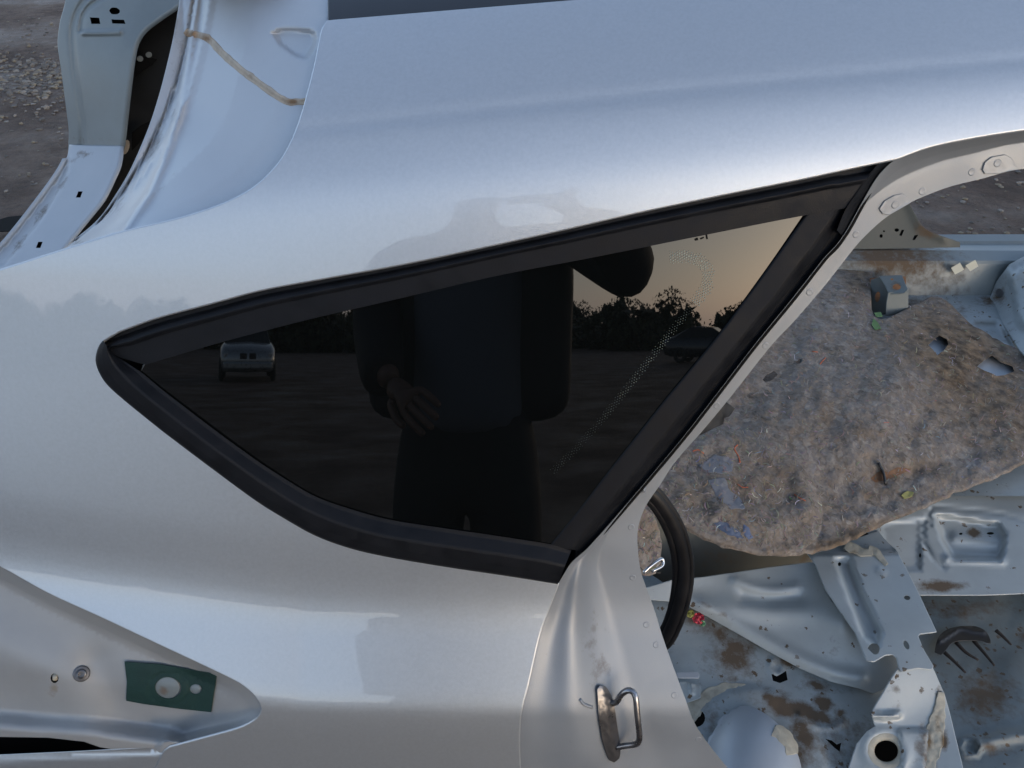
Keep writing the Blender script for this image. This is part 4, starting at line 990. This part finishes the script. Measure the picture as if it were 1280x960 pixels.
for q, c in (([(875,582),(890,571),(905,570),(917,577),(915,588),(902,592),(885,590)], (.17,.18,.205)), ([(885,600),(905,597),(912,612),(926,622),(932,635),(915,636),(900,625)], (.165,.175,.20)), ([(930,655),(936,660),(941,672),(936,674),(930,668)], (.12,.16,.26)), ([(892,655),(905,652),(920,662),(930,672),(910,668)], (.10,.13,.20))):
    q = [(x+2.6*mnoise.noise(Vector((x*.3, y*.3, 2))), y+2.6*mnoise.noise(Vector((x*.3, y*.3, 8)))) for x, y in densify(q, 4)]
    o = patch('fabric_scrap', q, plus(KLOBE, -.0015, fbm(.2, .002, 9)), mat('scrap_cloth', c, 0, .9, bump=.4, bscale=200), lobe, step=4, rim=(.001,.002))
org = mat('orange_thread', (.50,.13,.06), 0, .8)
for line, par, Kx in (([(866,564),(873,562),(880,567)], lobe, KLOBE), ([(922,556),(918,561),(923,570),(925,578)], lobe, KLOBE), ([(922,605),(928,609),(935,609)], lobe, KLOBE), ([(993,618),(999,622),(1007,626)], lobe, KLOBE), ([(1025,455),(1032,447)], felt, KFELT), ([(1015,439),(1022,440)], felt, KFELT)):
    px_tube('orange_thread', line, plus(Kx, -.0015), .0013, org, par, sx=.6)
grn = mat('green_lint', (.10,.19,.07), 0, .9, bump=.3)
for q in ([(1232-140,398),(1237-140,403),(1241-140,410),(1234-140,412),(1230-140,406)], [(1093,391),(1101,390),(1103,395),(1096,396)]):
    patch('green_lint', q, plus(KFELT, -.006), grn, felt, step=3, rim=(.001,.002))
ylw = mat('yellow_lint', (.26,.25,.09), 0, .9, bump=.3)
patch('yellow_lint', [(1127,619),(1134,614),(1142,615),(1140,620),(1131,623)], plus(KFELT, -.006), ylw, felt, step=3, rim=(.001,.002))
px_tube('plastic_tag', [(1098,578),(1104,590),(1107,605)], plus(KFELT, -.008), .0055, 'plastic', felt, sx=.5)

# scrap of felt behind the seal, with a shiny clip on it
sc, KSC = felt_piece('felt_scrap', sm([(790,630),(806,640),(818,655),(825,680),(824,700),(818,712),(806,716),(790,714)], 6), tps([(790,630,'y',.30),(825,680,'y',.32),(790,714,'y',.28),(820,715,'y',.29)]), 'felt', 'small grey felt scrap seen inside the loop of black rubber seal', 300, [], [(815,665,8,16,.4)], seed=21)
cl = px_tube('spring_clip', [(804,716),(814,707),(826,699),(829,702),(827,708),(815,714)], tps([(790,630,'y',.25),(825,680,'y',.27),(790,714,'y',.23),(820,715,'y',.24)]), .0028, 'chrome', None, sx=1.0)
tag(cl, 'shiny bent metal clip on felt scrap inside the rubber seal loop', 'clip')

# rubber door seal hanging in a loop
seal = thing('rubber_seal', 'black rubber door seal hanging in a loop behind the door flange', 'door seal', tuple(pt(830,700,plane_y(.2))))
sc_pts = [(832,812),(850,785),(863,745),(866,705),(857,665),(838,630),(814,604),(780,590),(740,615),(715,670),(715,740),(745,800),(790,830)]
def seal_off(dx, dk):
    cx, cy = 790, 710; out = []
    for x, y in sc_pts:
        v = np.array([x-cx, y-cy], float); L = np.linalg.norm(v); v = v/L*(L+dx); q = pos(np.array([cx+v[0]]), np.array([cy+v[1]]), np.array([1.02+dk+.0006*(y-700)]))[0]; out.append(q)
    return out
tube('bulb', seal_off(-11, 0), .0088, 'rubber', seal, closed=True, sub=6, sides=14)
tube('lip', seal_off(-2.5, -.003), .0042, 'rubber', seal, closed=True, sub=6)
tube('carrier', seal_off(-21, .003), .0052, 'rubber', seal, closed=True, sub=6)

# torn black plastic sticking out behind the flange
o = patch('plastic_shard', [(872,545),(880,532),(896,517),(908,504),(918,511),(911,520),(905,522),(903,530),(893,534),(880,541)], plus(Kj, .06), 'plastic', None, step=5, rim=(.001,.004))
tag(o, 'torn black plastic shard poking out between flange and felt mat', 'plastic scrap')
# sweet wrapper
w = thing('sweet_wrapper', 'small crumpled red and yellow wrapper beside the rubber seal', 'wrapper', tuple(pt(872,773,plus(K11,-.02))))
def crumple(name, cx, cy, rx, ry, col, seed):
    o = patch(name, ell(cx,cy,rx,ry,9,20), plus(K11, -.022, fbm(.35,.008,seed,2)), mat(name+'_foil', col, .1, .3, var=.3, vscale=200), w, step=2, rim=(.001,.006)); return o
crumple('red_foil', 873,773,7,7,(.50,.04,.06),3); crumple('yellow_foil', 863,767,4.5,5,(.50,.42,.10),8); crumple('green_foil', 878,779,3.5,3,(.10,.25,.12),5)

# litter in the foot well
o = patch('plastic_strap', sm([(1169,815),(1173,797),(1184,787),(1200,783),(1220,783),(1233,790),(1238,804),(1228,801),(1205,800),(1190,803),(1182,812),(1176,818),(1169,815)], 4)[:-1], plus(K7, -.02, bead([(1175,800),(1200,784),(1230,790)], 4, -.006)), 'plastic', None, step=4, rim=(.001,.008))
tag(o, 'curved black plastic strip lying in the dull foot well', 'plastic strip')
for line, lb in (([(1195,803),(1208,816),(1223,825)], 'short dark twig lying right under the curved plastic strip'), ([(1217,801),(1230,816),(1243,832)], 'straight dark twig rightmost under the curved plastic strip'), ([(1180,815),(1192,826),(1207,841)], 'dark twig below the left end of curved plastic strip'), ([(1245,788),(1255,797),(1264,806)], 'thin twig lying apart to the right of the plastic strip')):
    o = px_tube('twig', line, plus(K7, -.012), lambda u: .0042*(1-.5*u), 'wire', None, sides=7)
    tag(o, lb, 'twig', 'twigs in the foot well')

# ------------------------------------------------------------------ OUT ON THE GROUND
o = patch('rubber_flap', [(-30,290),(0,274),(10,271),(30,269),(16,288),(-10,290)], plane_z(.05), 'matte', None, step=8, rim=(.003,.04))
tag(o, 'flat black rubber flap lying on ground behind the car', 'rubber flap')
def gravel():
    rnd = random.Random(3); V = []; Fc = []; col = []
    bm = bmesh.new(); bmesh.ops.create_icosphere(bm, subdivisions=1, radius=1); bv = [np.array(v.co) for v in bm.verts]; bm.verts.index_update(); bf = [[v.index for v in f.verts] for f in bm.faces]; bm.free()
    for i in range(5200):
        t = rnd.random()
        if t < .3: x, y = rnd.gauss(-3.9, .6), rnd.gauss(5.6, .45); s = rnd.uniform(.006, .026)
        elif t < .7: x, y = rnd.uniform(-6, -1), rnd.uniform(2.1, 8); s = rnd.uniform(.004, .016)
        else: x, y = rnd.uniform(.6, 4), rnd.uniform(1.95, 6); s = rnd.uniform(.004, .016)
        c = rnd.choice([(.20,.165,.115),(.16,.135,.11),(.22,.195,.165),(.13,.11,.09),(.10,.09,.08)])
        b = len(V); sc_ = np.array([rnd.uniform(.7,1.3), rnd.uniform(.7,1.3), rnd.uniform(.35,.8)])*s
        h = .03*mnoise.fractal(Vector((x*.7, y*.7, 3)), 1, 2, 4)-.02
        for v in bv: V.append(np.array([x, y, h+s*.15]) + v*sc_*rnd.uniform(.8, 1.15)); col.append((*c, 1))
        Fc += [[b+q for q in f] for f in bf]
    o = mesh_obj('gravel', V, Fc, 'vcol', smooth=False, attrs={'col': np.array(col)}); o['kind'] = 'stuff'
    o['label'] = 'scattered pale stones and gravel on muddy ground'
gravel()

# ------------------------------------------------------------------ BEHIND THE CAMERA (seen in the glass)
def skin_mesh(name, joints, edges, m, parent, lv=2):
    V = [j[0] for j in joints]; me = bpy.data.meshes.new(name); me.from_pydata([Vector(v) for v in V], edges, [])
    o = bpy.data.objects.new(name, me); C.objects.link(o)
    o.modifiers.new('s', 'SKIN'); 
    for i, j in enumerate(joints):
        r = j[1]; r = (r, r) if not isinstance(r, tuple) else r
        me.skin_vertices[0].data[i].radius = r
    me.skin_vertices[0].data[0].use_root = True
    u = o.modifiers.new('u', 'SUBSURF'); u.levels = lv; u.render_levels = lv
    dg = bpy.context.evaluated_depsgraph_get(); ev = o.evaluated_get(dg).to_mesh()
    V = [np.array(v.co) for v in ev.vertices]; Fc = [list(p.vertices) for p in ev.polygons]
    o.evaluated_get(dg).to_mesh_clear(); bpy.data.objects.remove(o)
    return mesh_obj(name, V, Fc, m, parent)
PX, PYY = -.13, -1.12
person = thing('person', 'person in dark open jacket, grey shirt and dark trousers photographing the car', 'person', (PX, PYY, 0))
def pp(x, y, z): return (PX+x, PYY+y, z)
J = [(pp(0,0,.98),(.12,.09)),(pp(0,0,1.15),(.14,.10)),(pp(0,0,1.35),(.17,.11)),(pp(0,0,1.48),(.09,.08)),(pp(0,.02,1.56),.058),(pp(0,.03,1.66),(.075,.09)),(pp(0,.03,1.76),(.07,.085)),
     (pp(.19,0,1.45),.055),(pp(.44,.12,1.27),.045),(pp(.22,.34,1.50),.032),(pp(.18,.36,1.55),.028),
     (pp(-.19,0,1.45),.055),(pp(-.25,.02,1.20),.036),(pp(-.20,.19,1.08),.030),(pp(-.16,.25,1.05),.03),
     (pp(.09,0,.88),.07),(pp(.10,.02,.50),.05),(pp(.12,-.02,.09),.045),(pp(.12,.10,.04),.035),
     (pp(-.09,0,.88),.07),(pp(-.11,.02,.50),.05),(pp(-.14,-.02,.09),.045),(pp(-.15,.10,.04),.035)]
Ed = [(0,1),(1,2),(2,3),(3,4),(4,5),(5,6),(2,7),(7,8),(8,9),(9,10),(2,11),(11,12),(12,13),(13,14),(0,15),(15,16),(16,17),(17,18),(0,19),(19,20),(20,21),(21,22)]
skin_mesh('body', J, Ed, 'skin', person)
skin_mesh('shirt', [(pp(0,.012,.90),(.17,.13)),(pp(0,.012,.98),(.165,.13)),(pp(0,.012,1.15),(.155,.12)),(pp(0,.01,1.35),(.18,.13)),(pp(0,.01,1.50),(.10,.095))], [(0,1),(1,2),(2,3),(3,4)], 'shirt', person)
skin_mesh('trousers', [(pp(0,0,1.10),(.15,.115)),(pp(0,0,.93),(.16,.125)),(pp(.10,0,.80),.118),(pp(.11,.02,.48),.092),(pp(.115,-.01,.10),.075),(pp(-.10,0,.80),.118),(pp(-.11,.02,.48),.092),(pp(-.135,-.01,.10),.075)], [(0,1),(1,2),(2,3),(3,4),(1,5),(5,6),(6,7)], 'trousers', person)
for s_ in (1, -1):
    skin_mesh('jacket_side', [(pp(.155*s_,-.02,.93),(.075,.13)),(pp(.16*s_,-.02,1.15),(.075,.13)),(pp(.165*s_,-.01,1.36),(.085,.13)),(pp(.10*s_,-.02,1.49),(.07,.09))], [(0,1),(1,2),(2,3)], 'jacket', person)
    skin_mesh('shoe', [(pp(.125*s_,-.05,.05),.05),(pp(.13*s_,.06,.045),.05),(pp(.135*s_,.17,.04),.04)], [(0,1),(1,2)], 'plastic', person)
skin_mesh('jacket_back', [(pp(0,-.08,.93),(.18,.07)),(pp(0,-.08,1.2),(.18,.07)),(pp(0,-.07,1.45),(.15,.07))], [(0,1),(1,2)], 'jacket', person)
skin_mesh('sleeve', [(pp(.18,0,1.45),.08),(pp(.44,.12,1.27),.075),(pp(.24,.32,1.47),.058)], [(0,1),(1,2)], 'jacket', person)
skin_mesh('sleeve', [(pp(-.18,0,1.45),.08),(pp(-.25,.02,1.20),.075),(pp(-.19,.215,1.062),.058),(pp(-.18,.235,1.055),.054)], [(0,1),(1,2),(2,3)], 'jacket', person)
skin_mesh('hair', [(pp(0,.0,1.68),(.088,.10)),(pp(0,.0,1.78),(.08,.095))], [(0,1)], 'hair', person)
def hand(base, fwd, side, par):
    b = np.array(base); f = np.array(fwd, float); f /= np.linalg.norm(f); s_ = np.array(side, float); s_ /= np.linalg.norm(s_); n = np.cross(f, s_)
    js = [(b, .026), (b+f*.045, (.034,.018)), (b+f*.085, (.036,.015))]; es = [(0,1),(1,2)]
    for k, L in zip((-.03,-.010,.010,.03), (.06,.072,.068,.052)):
        i = len(js); js += [(b+f*.09+s_*k, .0095), (b+f*(.09+L*.5)+s_*k*1.1+n*.012, .009), (b+f*(.09+L)+s_*k*1.1+n*.034, .008)]
        es += [(2,i),(i,i+1),(i+1,i+2)]
    i = len(js); js += [(b+f*.04-s_*.038, .011), (b+f*.075-s_*.052+n*.01, .009), (b+f*.10-s_*.05+n*.02, .008)]; es += [(1,i),(i,i+1),(i+1,i+2)]
    skin_mesh('hand', js, es, 'skin', par)
hand(pp(-.16,.25,1.05), (.55,.6,-.35), (.5,-.2,.7), person)
hand((.105, -.790, 1.505), (-.25, .05, 1), (.2, -1, .1), person)
ph = bevel_box('phone', (0.035, -.745, 1.575), (.14, .008, .07), 'plastic', None, .003); tag(ph, 'black phone held up in front of person in dark jacket', 'phone')

def parked_car(name, label, x, y, heading, m):
    c = thing(name, label, 'car', (0, 0, 0), 'cars parked across the yard')
    secs = [(-2.15,.35,.62,.70,.62),(-2.05,.28,.80,.80,.80),(-1.2,.22,.86,.95,.95),(-.75,.22,.88,1.0,1.0),(.9,.22,.88,1.02,1.02),(1.9,.26,.84,1.02,1.02),(2.2,.35,.72,.9,.9)]
    V = []; Fc = []
    for sx_, z0, w_, z1, z2 in secs:
        ring = [(-w_*.92,z0),(-w_,z0+.2),(-w_*.99,z1-.12),(-w_*.86,z1),(0,z1+.035),(w_*.86,z1),(w_*.99,z1-.12),(w_,z0+.2),(w_*.92,z0),(0,z0-.02)]
        V += [(a, sx_, b) for a, b in ring]
    n = 10
    for i in range(len(secs)-1):
        for j in range(n): Fc.append((i*n+j, i*n+(j+1) % n, (i+1)*n+(j+1) % n, (i+1)*n+j))
    Fc += [tuple(range(n))[::-1], tuple(range((len(secs)-1)*n, len(secs)*n))]
    parts = [mesh_obj('body', V, Fc, m, c)]
    V = []; Fc = []
    for sx_, w0, w1, z0, z1 in [(-.95,.74,.72,.95,.97),(-.2,.78,.62,.98,1.40),(.9,.78,.62,1.0,1.42),(1.75,.74,.6,1.0,1.05)]:
        V += [(-w0,sx_,z0),(-w1,sx_,z1),(w1,sx_,z1),(w0,sx_,z0)]
    for i in range(3):
        for j in range(3): Fc.append((i*4+j, (i+1)*4+j, (i+1)*4+j+1, i*4+j+1))
    parts.append(mesh_obj('windows', V, Fc, 'glass', c, smooth=False))
    parts.append(mesh_obj('roof', [(-.6,-.18,1.41),(.6,-.18,1.41),(.6,.88,1.43),(-.6,.88,1.43),(-.5,.3,1.46),(.5,.3,1.46)], [(0,1,5,4),(4,5,2,3),(0,4,3),(1,2,5)], m, c, smooth=False))
    for s_ in (-1, 1):
        parts.append(bevel_box('grille', (s_*.14, -2.13, .66), (.22,.08,.16), 'plastic', c, .03))
        parts.append(bevel_box('headlight', (s_*.55, -2.06, .68), (.36,.12,.14), 'lens', c, .04))
        for yy in (-1.35, 1.35):
            ring = [(s_*.80, yy+.25*math.cos(a), .31+.25*math.sin(a)) for a in np.linspace(0, 2*math.pi, 14, endpoint=False)]
            parts.append(tube('wheel', ring, .09, 'tyre', c, closed=True, sub=1, sides=8))
    parts.append(bevel_box('bumper', (0, -2.14, .42), (1.5,.14,.2), m, c, .05))
    c.location = (x, y, 0); c.rotation_euler = (0, 0, heading)
    return c
parked_car('parked_car', 'pale saloon car facing the shell across the yard', -9.3, -22, R(157), 'carpaint')
parked_car('parked_car', 'dark car parked sideways across the yard in front of trees', 9.5, -33, R(118), 'cardark')
def woods():
    rnd = random.Random(5); V = []; Fc = []
    for i in range(150):
        x = rnd.uniform(-120, 120); y = -rnd.uniform(62, 90) - abs(x)*.05; h = rnd.uniform(3.6, 5.0); w_ = rnd.uniform(2, 4.2)
        for k in range(40):
            a, v = rnd.uniform(0, 6.28), rnd.random()
            e = math.sin(math.pi*min(1, .15+v*.85))**.5*.62
            c = np.array([x+w_*e*math.cos(a), y+w_*e*math.sin(a), v*h*.82]); s_ = rnd.uniform(.5, .9)*w_*.4
            u = np.array([rnd.gauss(0,1), rnd.gauss(0,1), rnd.gauss(0,1)]); u /= np.linalg.norm(u); t = np.cross(u, [rnd.random(), .3, 1]); t /= np.linalg.norm(t)
            b = len(V); V += [c-u*s_-t*s_*.5, c+u*s_*.2-t*s_*.7, c+u*s_+t*s_*.5, c-u*s_*.3+t*s_*.6]; Fc.append((b, b+1, b+2, b+3))
        for k in range(520):
            a, r_, v = rnd.uniform(0, 6.28), math.sqrt(rnd.random()), rnd.random()**1.3
            e = math.sin(math.pi*min(1, .12+v*.9))**.6
            c = np.array([x+w_*r_*e*math.cos(a), y+w_*r_*e*math.sin(a), v*h]); s_ = rnd.uniform(.10, .36)*(1.5-v)
            u = np.array([rnd.gauss(0,1), rnd.gauss(0,1), rnd.gauss(0,1)]); u /= np.linalg.norm(u); t = np.cross(u, [rnd.random(), .3, 1]); t /= np.linalg.norm(t)
            b = len(V); V += [c-u*s_-t*s_*.5, c+u*s_*.2-t*s_*.7, c+u*s_+t*s_*.5, c-u*s_*.3+t*s_*.6]; Fc.append((b, b+1, b+2, b+3))
    o = mesh_obj('woods', V, Fc, 'leaf', smooth=False); o['kind'] = 'stuff'; o['label'] = 'dark far tree line behind the yard'
woods()
